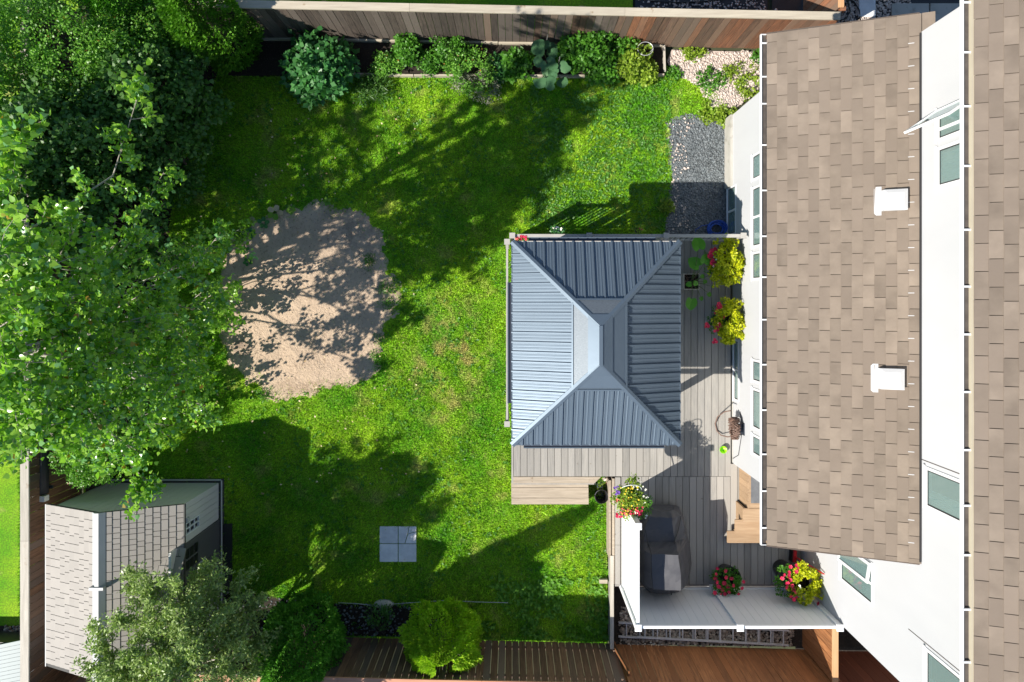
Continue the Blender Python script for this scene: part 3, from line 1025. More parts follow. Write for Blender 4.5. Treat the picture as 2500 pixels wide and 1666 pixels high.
# flashing clips and the flashing where the wing roof meets the wall
for k in range(24):
    y = RN - .42 - k * TW
    x = XM - .17
    mm = MB()
    mm.bar((x, y, wing_z(x) + .022), (x + .075, y, wing_z(x + .075) + .022), .010, .004)
    mm.build('flashing_clip', VENTM, wing_roof)
mm = MB()
mm.bar((XM - .02, RS + .02, wing_z(XM - .02) + .018), (XM - .02, 3.98, wing_z(XM - .02) + .018), .022, .02)
mm.build('flashing', CHAR, wing_roof)
# two roof vents
for px, py in ((2186, 488), (2178, 926)):
    c = at(px, py, 4.55)
    for _ in range(4):
        c = at(px, py, wing_z(c.x) + .1)
    vx, vy = c.x, c.y
    mm = MB()
    r = []
    for (u, v_) in ((-.228, -.185), (-.20, -.215), (-.135, -.215), (-.135, .215), (-.20, .215), (-.228, .185)):
        r.append((vx + u, vy + v_, wing_z(vx + u) + .022))
    mm.slab(r, .008)
    o = mm.build('roof_vent', VENTM, house)
    b = MB()
    lo = [(vx - .145, vy - .155), (vx + .145, vy - .155), (vx + .145, vy + .155), (vx - .145, vy + .155)]
    top = [(vx - .115, vy - .10), (vx + .085, vy - .10), (vx + .085, vy + .10), (vx - .115, vy + .10)]
    vs = [(x, y, wing_z(x) + .02) for x, y in lo] + [(x, y, wing_z(x) + .115) for x, y in lo] + [(x, y, wing_z(x) + .145) for x, y in top]
    b.add(vs, [(4, 5, 9, 8), (5, 6, 10, 9), (6, 7, 11, 10), (7, 4, 8, 11), (8, 9, 10, 11), (0, 1, 5, 4), (1, 2, 6, 5), (2, 3, 7, 6), (3, 0, 4, 7)])
    b.build('vent_hood', VENTM, o)
# ------------------------------------------------------------------ the deck
deck = thing('deck', 'weathered grey timber deck wrapping around the gazebo and house wall', 'deck', (2.3, -1.2, 0))
BP = 0.1425
BT = 0.03


def deck_board(x0, x1, y0, y1, mat_=DECKW, z=DECK_Z):
    dz = RNG.uniform(-.0025, .0025)
    mm = MB()
    mm.box(x0 + .0045, x1 - .0045, y0, y1, z - BT + dz, z + dz)
    return mm.build('board', mat_, deck)


YS_TOP, YS_SEAM = 1.30, -3.62
x = 0.03
k = 0
while x < XW - .08:
    x1 = min(x + BP, XW - .052)
    if 1.0 < x < 1.75 and RNG.random() < .0:
        pass
    if k in (4, 9, 17, 23):
        ym = RNG.uniform(-1.5, .5)
        deck_board(x, x1, ym + .003, YS_TOP)
        deck_board(x, x1, YS_SEAM, ym - .003)
    else:
        deck_board(x, x1, YS_SEAM, YS_TOP)
    x += BP
    k += 1
# border board at the open end, mitred, and the rim
mm = MB()
mm.prism([(0.0, -3.765), (1.72, -3.765), (1.86, -3.63), (0.0, -3.63)], DECK_Z - BT, DECK_Z - .002)
mm.build('border_board', DECKX, deck)
mm = MB()
mm.box(-.012, .026, -3.76, 1.38, .05, DECK_Z - .001)
mm.box(.03, XW - .06, 1.302, 1.34, .05, DECK_Z - .004)
mm.box(.03, 1.72, -3.80, -3.768, .05, DECK_Z - .035)
mm.build('rim_joist', DECKW, deck)
# nearer part of the deck
X2 = 2.17
YS2 = -3.628
YE2 = at(1700, 1531, DECK_Z + 1.77).y + .05
x = X2 + .11
while x < 6.0:
    x1 = min(x + BP, 6.03)
    top = YS2
    if x > XW - .1:
        top = WING_S - .01 if x > XW + .1 else WING_S - .01
    if RNG.random() < .15:
        ym = RNG.uniform(-5.4, -4.4)
        deck_board(x, x1, ym + .003, top)
        deck_board(x, x1, YE2, ym - .003)
    else:
        deck_board(x, x1, YE2, top)
    x += BP
deck_board(X2 - .02, X2 + .098, -5.05, -3.64)
deck_board(X2 - .02, X2 + .098, YE2, -5.056)
mm = MB()
mm.box(X2 - .075, X2 - .028, YE2, -3.67, .02, DECK_Z - .012)
mm.build('rim_joist', DECKX, deck)
mm = MB()
mm.box(X2 - .14, X2 - .095, -5.35, -3.72, .02, DECK_Z - .06)
mm.build('rim_joist', DECKX, deck)
mm = MB()
mm.box(X2 - .02, 6.02, YE2 - .045, YE2 - .003, .02, DECK_Z - .002)
mm.build('rim_joist', DECKW, deck)
mm = MB()
mm.box(.1, XW - .1, -3.55, 1.25, -.02, .30)
mm.box(X2 + .05, 6.0, -5.8, -3.7, -.02, .29)
mm.build('joist', SOIL, deck)

# --- low step in the lawn
st = thing('garden_step', 'long pale plank step on the lawn side of the deck', 'step', (.8, -4.0, 0))
a, b = at(1248, 1178, .24), at(1437, 1232, .24)
yy = [a.y, a.y - (a.y - b.y) * .24, a.y - (a.y - b.y) * .71, b.y]
for i in range(3):
    mm = MB()
    mm.box(a.x + .003 * i, b.x - .004 * (2 - i), yy[i + 1] + .004, yy[i] - .004, .20, .24 + .002 * i)
    mm.build('board', DECKX, st)
mm = MB()
mm.box(a.x + .02, b.x - .02, yy[3] + .02, yy[0] - .02, -.01, .198)
mm.build('step_box', DECKW, st)

# --- stairs to the house door
sr = thing('door_stairs', 'fresh cedar stairs and landing below the house door', 'stairs', (5.2, -4.2, DECK_Z))
X0 = XW + .02
tr = [(-4.13, -4.40, .98), (-4.415, -4.69, .80), (-4.705, -4.95, .62)]
for y1, y0, z in tr:
    mm = MB()
    mm.box(X0 - .10 * tr.index((y1, y0, z)), 6.0, y0, y1, z - .035, z)
    mm.build('tread', STAIRW, sr)
    mm = MB()
    mm.box(X0 + .03 - .10 * tr.index((y1, y0, z)), 5.98, y0 + .012, y0 + .03, z - .17, z - .037)
    mm.build('riser', STAIRW, sr)
for i in range(6):
    y = WING_S - .012 - i * .128
    mm = MB()
    mm.box(X0 + .10, X0 + .122, y - .124, y, DECK_Z + .002, .98)
    mm.build('skirt_board', STAIRW, sr)
for i in range(6):
    xx = X0 + .125 + i * .22
    mm = MB()
    mm.box(xx, xx + .215, -4.12, WING_S - .012, .945, .98)
    mm.build('landing_board', STAIRW, sr)
tri = [(-4.135, DECK_Z), (-4.135, .94), (-4.40, .94), (-4.40, .76), (-4.69, .76), (-4.69, .58), (-4.94, .58), (-4.94, DECK_Z)]
mm = MB()
n = len(tri)
vs = [(X0 + .03, y, z + .003) for y, z in tri] + [(X0 + .07, y, z + .003) for y, z in tri]
mm.add(vs, [tuple(range(n)), tuple(reversed(range(n, 2 * n)))] + [((i + 1) % n, i, n + i, n + (i + 1) % n) for i in range(n)])
mm.build('stringer', STAIRW, sr)
mm = MB()
mm.box(X0 + .16, 5.9, -4.02, -3.43, .982, .994)
tagit(mm.build('door_mat', MATG), 'grey patterned mat lying on the stair landing', 'mat')

# ------------------------------------------------------------------ gazebo
GZ = 2.55
gx0, gx1 = at(1250, 840, GZ).x, at(1660, 840, GZ).x
gy1, gy0 = at(1455, 590, GZ).y, at(1455, 1086, GZ).y
gaz = thing('gazebo', 'slate blue steel roofed gazebo standing on the deck', 'gazebo', ((gx0 + gx1) / 2, (gy0 + gy1) / 2, DECK_Z))
GS = 0.43
gw, gl = gx1 - gx0, gy1 - gy0
half = gw / 2
RIB = 0.1725
VTOP = 1.08                        # plan distance up to which the ribbed sheets run


def face(axis):
    """origin, along, inward unit vectors and width of a roof face"""
    if axis == 'W':
        return Vector((gx0, gy0, GZ)), Vector((0, 1, 0)), Vector((1, 0, 0)), gl
    if axis == 'E':
        return Vector((gx1, gy1, GZ)), Vector((0, -1, 0)), Vector((-1, 0, 0)), gl
    if axis == 'S':
        return Vector((gx1, gy0, GZ)), Vector((-1, 0, 0)), Vector((0, 1, 0)), gw
    return Vector((gx0, gy1, GZ)), Vector((1, 0, 0)), Vector((0, -1, 0)), gw


for ax in 'WENS':
    o0, al, inw, wid = face(ax)
    nrm = (Vector((0, 0, 1)) - inw * GS).normalized()

    def P(u, v_, h=0.0):
        return o0 + al * u + inw * v_ + Vector((0, 0, v_ * GS)) + nrm * h

    prof = [(0.0, .0), (.006, .030), (.030, .030), (.046, .0), (.078, .0), (.086, .006), (.098, .006), (.106, .0), (.132, .0), (.140, .005), (.150, .005), (.158, .0), (RIB - .0005, 0.0)]
    u0 = (wid % RIB) / 2 - RIB
    i = 0
    while u0 + i * RIB < wid:
        pts = []
        for du, h in prof:
            u = u0 + i * RIB + du
            pts.append((min(max(u, .03), wid - .03), h))
        i += 1
        if pts[-1][0] - pts[0][0] < .02:
            continue
        mm = MB()
        vs, fs = [], []
        for u, h in pts:
            vm = min(u - .025, wid - u - .025, VTOP)
            vs += [P(u, -.0, h), P(u, max(vm, .004), h)]
        for j in range(len(pts) - 1):
            if pts[j + 1][0] - pts[j][0] > 1e-5:
                fs.append((2 * j, 2 * j + 2, 2 * j + 3, 2 * j + 1))
        if not fs:
            continue
        mm.add(vs, fs)
        mm.build('roof_panel', METAL, gaz)
    # plain upper sheet and its lip
    hv = half - .16
    if ax in 'WE':
        up = [P(VTOP - .03, VTOP - .03, .034), P(wid - VTOP + .03, VTOP - .03, .034), P(wid - hv, hv, .036), P(hv, hv, .036)]
    else:
        up = [P(VTOP - .03, VTOP - .03, .034), P(wid - VTOP + .03, VTOP - .03, .034), P(wid - hv, hv, .036), P(hv, hv, .036)]
    mm = MB()
    mm.slab(up, .02)
    mm.build('upper_panel', GALV if ax in 'WN' else METAL, gaz)
    mm = MB()
    mm.bar(P(VTOP - .0, VTOP - .03, .045), P(wid - VTOP, VTOP - .03, .045), .03, .014, up=nrm)
    mm.build('panel_lip', METAL, gaz)
    # ridge piece of this face
    r0 = half - .19
    mm = MB()
    if ax in 'WE':
        mm.slab([P(r0, r0, .052), P(wid - r0, r0, .052), P(wid - half - .0, half - .004, .055), P(half, half - .004, .055)], .012)
    else:
        mm.slab([P(r0, r0, .052), P(wid - r0, r0, .052), P(half, half - .006, .055)], .012)
    mm.build('ridge_cap', METAL, gaz)
    # underside sheet closes the roof from below
    mm = MB()
    if ax in 'WE':
        mm.slab([P(0.02, .0, -.02), P(wid - .02, .0, -.02), P(wid - half, half, -.02), P(half, half, -.02)], .008)
    else:
        mm.slab([P(0.02, .0, -.02), P(wid - .02, .0, -.02), P(half, half, -.02)], .008)
    mm.build('lining', METALD, gaz)
    # eave trim
    mm = MB()
    mm.bar(P(.0, -.008, -.015), P(wid, -.008, -.015), .016, .05)
    mm.build('eave_trim', METAL if ax != 'N' else RAILM, gaz)
    # gutter bar hung outside the eave
    ga, gb = (.20, .80) if ax in 'WE' else (.085, .93)
    if ax == 'N':
        ga, gb = .10, .86
    mm = MB()
    mm.box(-.5, .5, -.5, .5, -.5, .5)
    mm = MB()
    a_, b_ = P(wid * ga, -.085, -.10), P(wid * gb, -.085, -.10)
    if ax != 'E':
        mm.bar(a_ + Vector((0, 0, .0)), b_, .075, .07)
        o = mm.build('gutter_bar', METALD, gaz)
        mm = MB()
        mm.bar(a_ - inw * .028 + Vector((0, 0, .045)), b_ - inw * .028 + Vector((0, 0, .045)), .018, .02)
        mm.build('gutter_edge', METAL, o)
# hip caps
top_w = Vector((gx0 + half, gy0 + half, GZ + half * GS))
top_n = Vector((gx0 + half, gy1 - half, GZ + half * GS))
for c, t in (((gx0, gy0), top_w), ((gx1, gy0), top_w), ((gx0, gy1), top_n), ((gx1, gy1), top_n)):
    a = Vector((c[0], c[1], GZ))
    d = (t - a)
    side = Vector((-d.y, d.x, 0)).normalized()
    mm = MB()
    L = .995
    q = []
    for s in (0.0, L):
        p = a + d * s + Vector((0, 0, .056))
        q += [p - side * .052 + Vector((0, 0, -.018)), p, p + side * .052 + Vector((0, 0, -.018))]
    q += [v_ - Vector((0, 0, .03)) for v_ in q]
    mm.add(q, [(0, 1, 4, 3), (1, 2, 5, 4), (0, 3, 9, 6), (2, 8, 11, 5), (0, 6, 7, 1), (1, 7, 8, 2), (3, 4, 10, 9), (4, 5, 11, 10)])
    mm.build('hip_cap', METAL, gaz)
mm = MB()
mm.bar(top_w + Vector((0, -.02, .055)), top_n + Vector((0, .02, .055)), .06, .012)
mm.build('ridge_cap', METAL, gaz)
for px_, py_ in ((gx0 + .28, gy0 + .28), (gx1 - .28, gy0 + .28), (gx0 + .28, gy1 - .28), (gx1 - .28, gy1 - .28)):
    mm = MB()
    mm.box(px_ - .06, px_ + .06, py_ - .06, py_ + .06, DECK_Z, 2.42)
    mm.build('post', METALD, gaz)
    mm = MB()
    mm.box(px_ - .12, px_ + .12, py_ - .12, py_ + .12, DECK_Z + .004, DECK_Z + .02)
    mm.build('foot_plate', METALD, gaz)
for q in ((gx0 + .25, gx1 - .25, gy0 + .25, gy0 + .31), (gx0 + .25, gx1 - .25, gy1 - .31, gy1 - .25), (gx0 + .25, gx0 + .31, gy0 + .32, gy1 - .32), (gx1 - .31, gx1 - .25, gy0 + .32, gy1 - .32)):
    mm = MB()
    mm.box(*q, 2.34, 2.50)
    mm.build('beam', METALD, gaz)

# ------------------------------------------------------------------ railing
rl = thing('deck_railing', 'pale railing with slim balusters along the lawn edges of the deck', 'railing', (2.2, 1.36, DECK_Z))
RZ = DECK_Z + .95
ry = at(1500, 576, RZ).y
rx = at(1238, 800, RZ).x


def rail_run(a, b, ax):
    n = 4 if ax == 'x' else 2
    for z, wd, h in ((RZ - .02, .065, .04), (DECK_Z + .12, .045, .04)):
        mm = MB()
        mm.bar((a[0], a[1], z), (b[0], b[1], z), wd if ax == 'x' else wd * .6, h)
        mm.build('rail', RAILM, rl)
    L = math.hypot(b[0] - a[0], b[1] - a[1])
    nb = int(L / .115)
    bm_ = MB().box(-.01, .01, -.01, .01, 0, RZ - .04 - DECK_Z - .14).mesh('baluster', RAILM)
    for i in range(1, nb):
        t = i / nb
        piece('baluster', bm_, (a[0] + (b[0] - a[0]) * t, a[1] + (b[1] - a[1]) * t, DECK_Z + .14), rl)
    for i in range(n):
        t = i / (n - 1)
        px_, py_ = a[0] + (b[0] - a[0]) * t, a[1] + (b[1] - a[1]) * t
        mm = MB()
        mm.box(px_ - .036, px_ + .036, py_ - .036, py_ + .036, .1, RZ + .02)
        p_ = mm.build('post', RAILM, rl)
        mm = MB()
        mm.box(px_ - .055, px_ + .055, py_ - .055, py_ + .055, RZ + .021, RZ + .045)
        mm.build('post_cap', RAILM, p_)


rail_run((rx + .10, ry), (4.50, ry), 'x')
rail_run((rx, ry - .12), (rx, at(1240, 1035, RZ).y), 'y')

# ------------------------------------------------------------------ white privacy screen
scr = thing('privacy_screen', 'white vinyl L-shaped privacy screen around the grill corner', 'screen', (4.1, -5.91, DECK_Z))
TZ = DECK_Z + 1.77
sx = at(1517, 1400, DECK_Z).x + .02
sy = at(1700, 1531, TZ).y
sye = at(1555, 1284, TZ).y
smx = at(1806, 1528, TZ).x
for px_, py_ in ((sx, sye), (sx, sy), (smx, sy), (XM - .06, sy)):
    mm = MB()
    mm.box(px_ - .05, px_ + .05, py_ - .05, py_ + .05, .02, TZ + .03)
    p_ = mm.build('post', VINYL, scr)
    mm = MB()
    mm.add([(px_ - .062, py_ - .062, TZ + .031), (px_ + .062, py_ - .062, TZ + .031), (px_ + .062, py_ + .062, TZ + .031), (px_ - .062, py_ + .062, TZ + .031), (px_ - .062, py_ - .062, TZ + .05),
            (px_ + .062, py_ - .062, TZ + .05), (px_ + .062, py_ + .062, TZ + .05), (px_ - .062, py_ + .062, TZ + .05), (px_, py_, TZ + .075)],
           [(3, 2, 1, 0), (0, 1, 5, 4), (1, 2, 6, 5), (2, 3, 7, 6), (3, 0, 4, 7), (4, 5, 8), (5, 6, 8), (6, 7, 8), (7, 4, 8)])
    mm.build('post_cap', VINYL, p_)


def screen_bay(a, b):
    a, b = Vector((a[0], a[1], 0)), Vector((b[0], b[1], 0))
    d = (b - a).normalized()
    L = (b - a).length
    for z in (TZ - .03, DECK_Z + .10):
        mm = MB()
        mm.bar(a + d * .05 + Vector((0, 0, z)), b - d * .05 + Vector((0, 0, z)), .05, .09)
        mm.build('rail', VINYL, scr)
    n = max(1, round((L - .1) / .155))
    wd = (L - .1) / n
    for i in range(n):
        c = a + d * (.05 + wd * (i + .5))
        mm = MB()
        mm.bar(c + Vector((0, 0, DECK_Z + .146)), c + Vector((0, 0, TZ - .076)), .022, wd - .007, up=d)
        mm.build('panel_board', VINYL, scr)
    mm = MB()
    mm.bar(a + d * .05 + Vector((0, 0, (DECK_Z + TZ) / 2)), b - d * .05 + Vector((0, 0, (DECK_Z + TZ) / 2)), .012, TZ - DECK_Z - .25)
    mm.build('panel_core', VINYL, scr)


screen_bay((sx, sye), (sx, sy))
screen_bay((sx, sy), (smx, sy))
screen_bay((smx, sy), (XM - .06, sy))

# ------------------------------------------------------------------ covered grill
gr = thing('covered_grill', 'barbecue grill under a charcoal fabric cover beside the white screen', 'grill', (3.0, -4.9, DECK_Z))
zb = DECK_Z + .04
sec = [(-4.15, [(2.81, zb + .15), (2.83, 1.02), (2.98, 1.14), (3.13, 1.14), (3.24, 1.02), (3.31, zb + .15)]),
       (-4.23, [(2.70, zb + .05), (2.72, 1.16), (2.95, 1.24), (3.15, 1.26), (3.35, 1.10), (3.47, zb + .02)]),
       (-4.49, [(2.61, zb), (2.63, 1.18), (2.90, 1.20), (3.17, 1.26), (3.44, 1.08), (3.58, zb)]),
       (-4.71, [(2.56, zb), (2.61, 1.20), (2.88, 1.24), (3.22, 1.22), (3.51, 1.06), (3.62, zb)]),
       (-4.81, [(2.54, zb), (2.58, 1.44), (2.67, 1.62), (3.17, 1.68), (3.35, 1.34), (3.65, zb)]),
       (-5.18, [(2.54, zb), (2.57, 1.44), (2.67, 1.64), (3.22, 1.70), (3.40, 1.36), (3.71, zb)]),
       (-5.49, [(2.56, zb), (2.58, 1.42), (2.70, 1.62), (3.23, 1.68), (3.42, 1.34), (3.74, zb)]),
       (-5.59, [(2.58, zb), (2.63, 1.18), (2.83, 1.30), (3.10, 1.32), (3.37, 1.18), (3.71, zb)]),
       (-5.79, [(2.65, zb), (2.74, 1.02), (2.88, 1.12), (3.10, 1.12), (3.33, 1.02), (3.65, zb)]),
       (-5.85, [(2.72, zb + .06), (2.81, .90), (2.92, .98), (3.08, .98), (3.26, .90), (3.53, zb + .06)])]


def dense(sec_, k=4, q=5):
    rows = []
    for (ya, a), (yb, b) in zip(sec_, sec_[1:]):
        for i in range(k):
            t = i / k
            rows.append((ya + (yb - ya) * t, [(p[0] + (r[0] - p[0]) * t, p[1] + (r[1] - p[1]) * t) for p, r in zip(a, b)]))
    rows.append(sec_[-1])
    out = []
    for y, p in rows:
        line = []
        for a, b in zip(p, p[1:]):
            for i in range(q):
                line.append((a[0] + (b[0] - a[0]) * i / q, a[1] + (b[1] - a[1]) * i / q))
        line.append(p[-1])
        out.append((y, line))
    return out


rows = dense(sec)
mm = MB()
vs, fs = [], []
for y, line in rows:
    for (x, z) in line:
        nn = mnoise.noise(Vector((x * 4, y * 4, z * 2.5)))
        n2 = mnoise.noise(Vector((x * 9 + 5, y * 9, z * 5)))
        kx = .035 * (1 if z < 1.1 else .35)
        vs.append((x + kx * nn + .012 * n2, y + .02 * n2, z + (.018 * nn + .008 * n2 if z > DECK_Z + .2 else 0)))
nc = len(rows[0][1])
for i in range(len(rows) - 1):
    for j in range(nc - 1):
        fs.append((i * nc + j, i * nc + j + 1, (i + 1) * nc + j + 1, (i + 1) * nc + j))
fs.append(tuple(reversed(range(nc))))
fs.append(tuple((len(rows) - 1) * nc + j for j in range(nc)))
mm.add(vs, [tuple(reversed(f)) for f in fs])
mm.build('cover', COVER, gr)


def seam(pts, nm='seam'):
    mm = MB()
    mm.tube([Vector(p) + Vector((0, 0, .012)) for p in pts], .007, 5)
    mm.build(nm, BLACKP, gr)


seam([(3.36, -4.23, 1.12), (3.28, -4.49, 1.21), (3.19, -4.71, 1.25), (3.17, -4.83, 1.67), (3.22, -5.18, 1.69), (3.23, -5.49, 1.67), (3.15, -5.61, 1.31), (3.17, -5.81, 1.10)])
seam([(2.64, -4.49, 1.19), (2.67, -4.71, 1.24), (2.67, -4.82, 1.61), (2.67, -5.18, 1.63), (2.70, -5.49, 1.61), (2.83, -5.60, 1.31)])
for xx, yy in ((2.75, -4.3), (3.3, -4.3), (2.75, -5.45), (3.35, -5.45)):
    mm = MB()
    mm.box(xx - .025, xx + .025, yy - .025, yy + .025, DECK_Z, DECK_Z + .2)
    mm.build('leg', BLACKP, gr)

# ------------------------------------------------------------------ fences


def fence(name, label, p0, p1, h, pick, bw=.14, gap=.006, cap=None, capw=.13, rails=(.25, 1.35), side=1, jitter=.012, z0=.04, capn=1, rail_mat=None, gaps=None):
    p0, p1 = Vector((p0[0], p0[1], 0)), Vector((p1[0], p1[1], 0))
    d = (p1 - p0).normalized()
    n_ = Vector((-d.y, d.x, 0)) * side
    L = (p1 - p0).length
    root = thing(name, label, 'fence', ((p0 + p1) / 2))
    ang = math.atan2(d.y, d.x)
    meshes = {}
    x = 0.0
    while x < L - bw * .5:
        g = gaps(x) if gaps else gap
        wd = bw * RNG.uniform(.97, 1.03)
        mt = pick(x / L)
        if mt.name not in meshes:
            meshes[mt.name] = MB().box(-.5, .5, -.009, .009, 0, 1).mesh('board', mt)
        c = p0 + d * (x + wd / 2) + n_ * RNG.uniform(-.002, .003)
        piece('board', meshes[mt.name], (c.x, c.y, z0), root, (RNG.uniform(-.004, .004), 0, ang + RNG.uniform(-.01, .01)), (wd - g * .5, 1, h - z0 + RNG.uniform(-jitter, 0)))
        x += wd + g
    rm = rail_mat or pick(.5)
    for z in rails:
        mm = MB()
        a, b = p0 - n_ * .030, p1 - n_ * .030
        mm.bar(a + Vector((0, 0, z)), b + Vector((0, 0, z)), .038, .085)
        mm.build('rail', rm, root)
    np_ = max(2, int(L / 2.4) + 1)
    for i in range(np_):
        c = p0 + d * (L * i / (np_ - 1)) - n_ * .10
        mm = MB()
        mm.box(c.x - .044, c.x + .044, c.y - .044, c.y + .044, 0, h - .01)
        mm.build('post', rm, root)
    if cap:
        for i in range(capn):
            a, b = p0 + d * (L * i / capn + .002), p0 + d * (L * (i + 1) / capn - .002)
            mm = MB()
            o_ = -n_ * .035
            mm.bar(a + o_ + Vector((0, 0, h + .02)), b + o_ + Vector((0, 0, h + .02)), capw, .036)
            mm.build('cap_board', cap, root)
    return root, d, n_


def pick_far(t):
    u = t + RNG.uniform(-.14, .14)
    return FENG if u < .55 else (FENM if u < .80 else FENR)


far, _, _ = fence('far_fence', 'tall fence behind the vegetable bed, weathered grey boards turning red-brown', FT0, FT1, 1.62, pick_far, cap=CAPW, capw=.15, capn=3, side=-1)
fence('corner_fence', 'short red-brown fence return beside the shingled roof corner', (FT1.x, FT1.y - .14), (FT1.x, 4.1), 1.58, lambda t: FENR, cap=CAPY, capw=.11, side=-1)
fence('neighbour_fence', 'red-brown fence running away beyond the far fence corner', (FT1.x - .02, 9.0), (FT1.x - .02, FT1.y + .2), 1.62, lambda t: FENR, cap=POSTO, capw=.1, side=-1)


def pick_near(t):
    return FENG if RNG.random() < max(.03, .85 - t * 2.2) else FENB


XSP = at(1497, 1580).x
kk = (XSP - FB0.x) / (FB1.x - FB0.x)
FBM = (XSP, FB0.y + (FB1.y - FB0.y) * kk)
fence('near_fence', 'dark brown board fence with light showing through its gaps behind the lawn', FB0, FBM, 1.62, pick_near, bw=.135, cap=CAPP, capw=.14, capn=3, side=1,
      gaps=lambda x: .0075 if x > 2.6 else (.005 if RNG.random() < .15 else -.001))
fence('stained_fence', 'orange-brown stained board fence behind the ladder and river stones', (FBM[0] + .07, FBM[1] - .02), (6.26, FB1.y + .05), 1.66, lambda t: FENO, bw=.142, cap=CAPP, capw=.14, side=1,
      gaps=lambda x: .006 if x < 1.3 else .003)
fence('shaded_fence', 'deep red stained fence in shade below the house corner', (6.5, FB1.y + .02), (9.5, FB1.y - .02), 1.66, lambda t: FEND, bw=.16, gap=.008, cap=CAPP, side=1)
fence('gate_fence', 'brown fence with a pale cedar cap between the screen and the stained fence', (6.24, FB1.y + .12), (6.24, -5.97), 1.42, lambda t: FENO, cap=POSTO, capw=.11, side=1, rails=(.25, 1.15))
mm = MB()
mm.bar((FBM[0] - .02, FBM[1] + .04, .04), (FBM[0] + .12, FBM[1] + .05, 1.3), .14, .02, up=(1, 0, 0))
tagit(mm.build('loose_plank', FENO), 'loose orange plank leaning where the two near fences meet', 'plank')
fence('left_fence', 'dark brown fence with a pale cap behind the grey shed', (XF, FB0.y - 1.0), (XF, 6.2), 1.62, lambda t: FENB if t < .36 else FENG, cap=CAPY, capw=.16, capn=4, side=-1, rails=(.30, 1.3))
fence('back_corner_fence', 'dark brown fence behind the shed and shrubs', (XF + .06, FB0.y - .50), (FB0.x - .02, FB0.y - .46), 1.6, lambda t: FENB, cap=CAPP, capw=.14, side=1)

# low retaining boards between lawn and side strip
rt = thing('retaining_wall', 'low weathered board wall at the right end of the lawn', 'wall', (2.08, -6.4, 0))
for i, (y0, y1) in enumerate(((-5.30, -6.12), (-6.13, FBM[1] + .07))):
    mm = MB()
    mm.box(2.075, 2.11, y1, y0, -.01, .42)
    mm.build('plank', DECKW, rt)
mm = MB()
mm.box(2.05, 2.125, FBM[1] + .09, -5.28, .421, .45)
mm.build('cap_board', CAPY, rt)
mm = MB()
a = at(1462, 1414)
mm.box(a.x, 2.04, a.y - .05, a.y + .03, 0, .12)
tagit(mm.build('edging_plank', CAPW), 'short pale plank at the deck corner of the lawn', 'plank')

# garden edging boards
ed = thing('bed_edging', 'pale weathered boards edging the vegetable bed', 'edging', tuple(at(1240, 186)))
pts = [(860, 181), (1010, 185), (1190, 184), (1330, 186), (1480, 186), (1622, 183)]
for p, q in zip(pts, pts[1:]):
    a, b = at(p[0] + 1, p[1], .1), at(q[0] - 1, q[1], .1)
    mm = MB()
    mm.bar((a.x, a.y, .06), (b.x, b.y, .06), .04, .14)
    mm.build('edging_board', CAPW, ed)
a, b = at(1622, 180, .1), at(1620, 112, .1)
mm = MB()
mm.bar((a.x, a.y + .03, .07), (b.x, b.y, .07), .045, .16)
mm.build('edging_board', CAPY, ed)
for p, q in (((800, 97), (970, 101)), ((972, 101), (1215, 105)), ((1217, 106), (1330, 107)), ((1540, 111), (1620, 112)), ((640, 96), (720, 96))):
    a, b = at(p[0], p[1], .12), at(q[0], q[1], .12)
    mm = MB()
    mm.bar((a.x, a.y, .07), (b.x, b.y, .07), .04, .17)
    mm.build('edging_board', CAPW, ed)

# ------------------------------------------------------------------ shed
sh = thing('garden_shed', 'grey resin garden shed with tiled roof and dark doors', 'shed', (-7.48, -5.3, 0))
SX0, SX1 = -8.70, -6.29
SYN, SYS = -3.86, -6.80
SE, SR = 1.80, 2.34
XR = (SX0 + SX1) / 2
ex0, ex1 = SX0 - .09, SX1 + .09
yn, ys_ = SYN + .06, SYS - .06
ssl = (SR - SE) / (ex1 - XR)
# walls: gable walls of ribbed panels, side wall of boards
for yw, nm in ((SYN, 'n'), (SYS + .05, 's')):
    n = 15
    for i in range(n):
        xa, xb = SX0 + (SX1 - SX0) * i / n, SX0 + (SX1 - SX0) * (i + 1) / n
        za = SR - abs(xa - XR) * ssl - .05
        zb_ = SR - abs(xb - XR) * ssl - .05
        mm = MB()
        vs = [(xa + .003, yw, .06), (xb - .003, yw, .06), (xb - .003, yw, zb_), (xa + .003, yw, za)]
        mm.slab([vs[1], vs[0], vs[3], vs[2]], .05)
        mm.build('wall_panel', RESWALL, sh)
DY0 = -4.62                       # door edge
n = 6
for i in range(n):
    ya, yb = SYN + (DY0 - SYN) * i / n, SYN + (DY0 - SYN) * (i + 1) / n
    mm = MB()
    if i in (3, 4):
        mm.box(SX1 - .05, SX1, yb + .003, ya - .003, .06, .98)
        m3 = MB()
        m3.box(SX1 - .05, SX1, yb + .003, ya - .003, 1.56, SE + .02)
        m3.build('wall_panel', RESWALL, sh)
    else:
        mm.box(SX1 - .05, SX1, yb + .003, ya - .003, .06, SE + .02)
    mm.build('wall_panel', RESWALL, sh)
wy1, wy0 = SYN + (DY0 - SYN) * 3 / n, SYN + (DY0 - SYN) * 5 / n


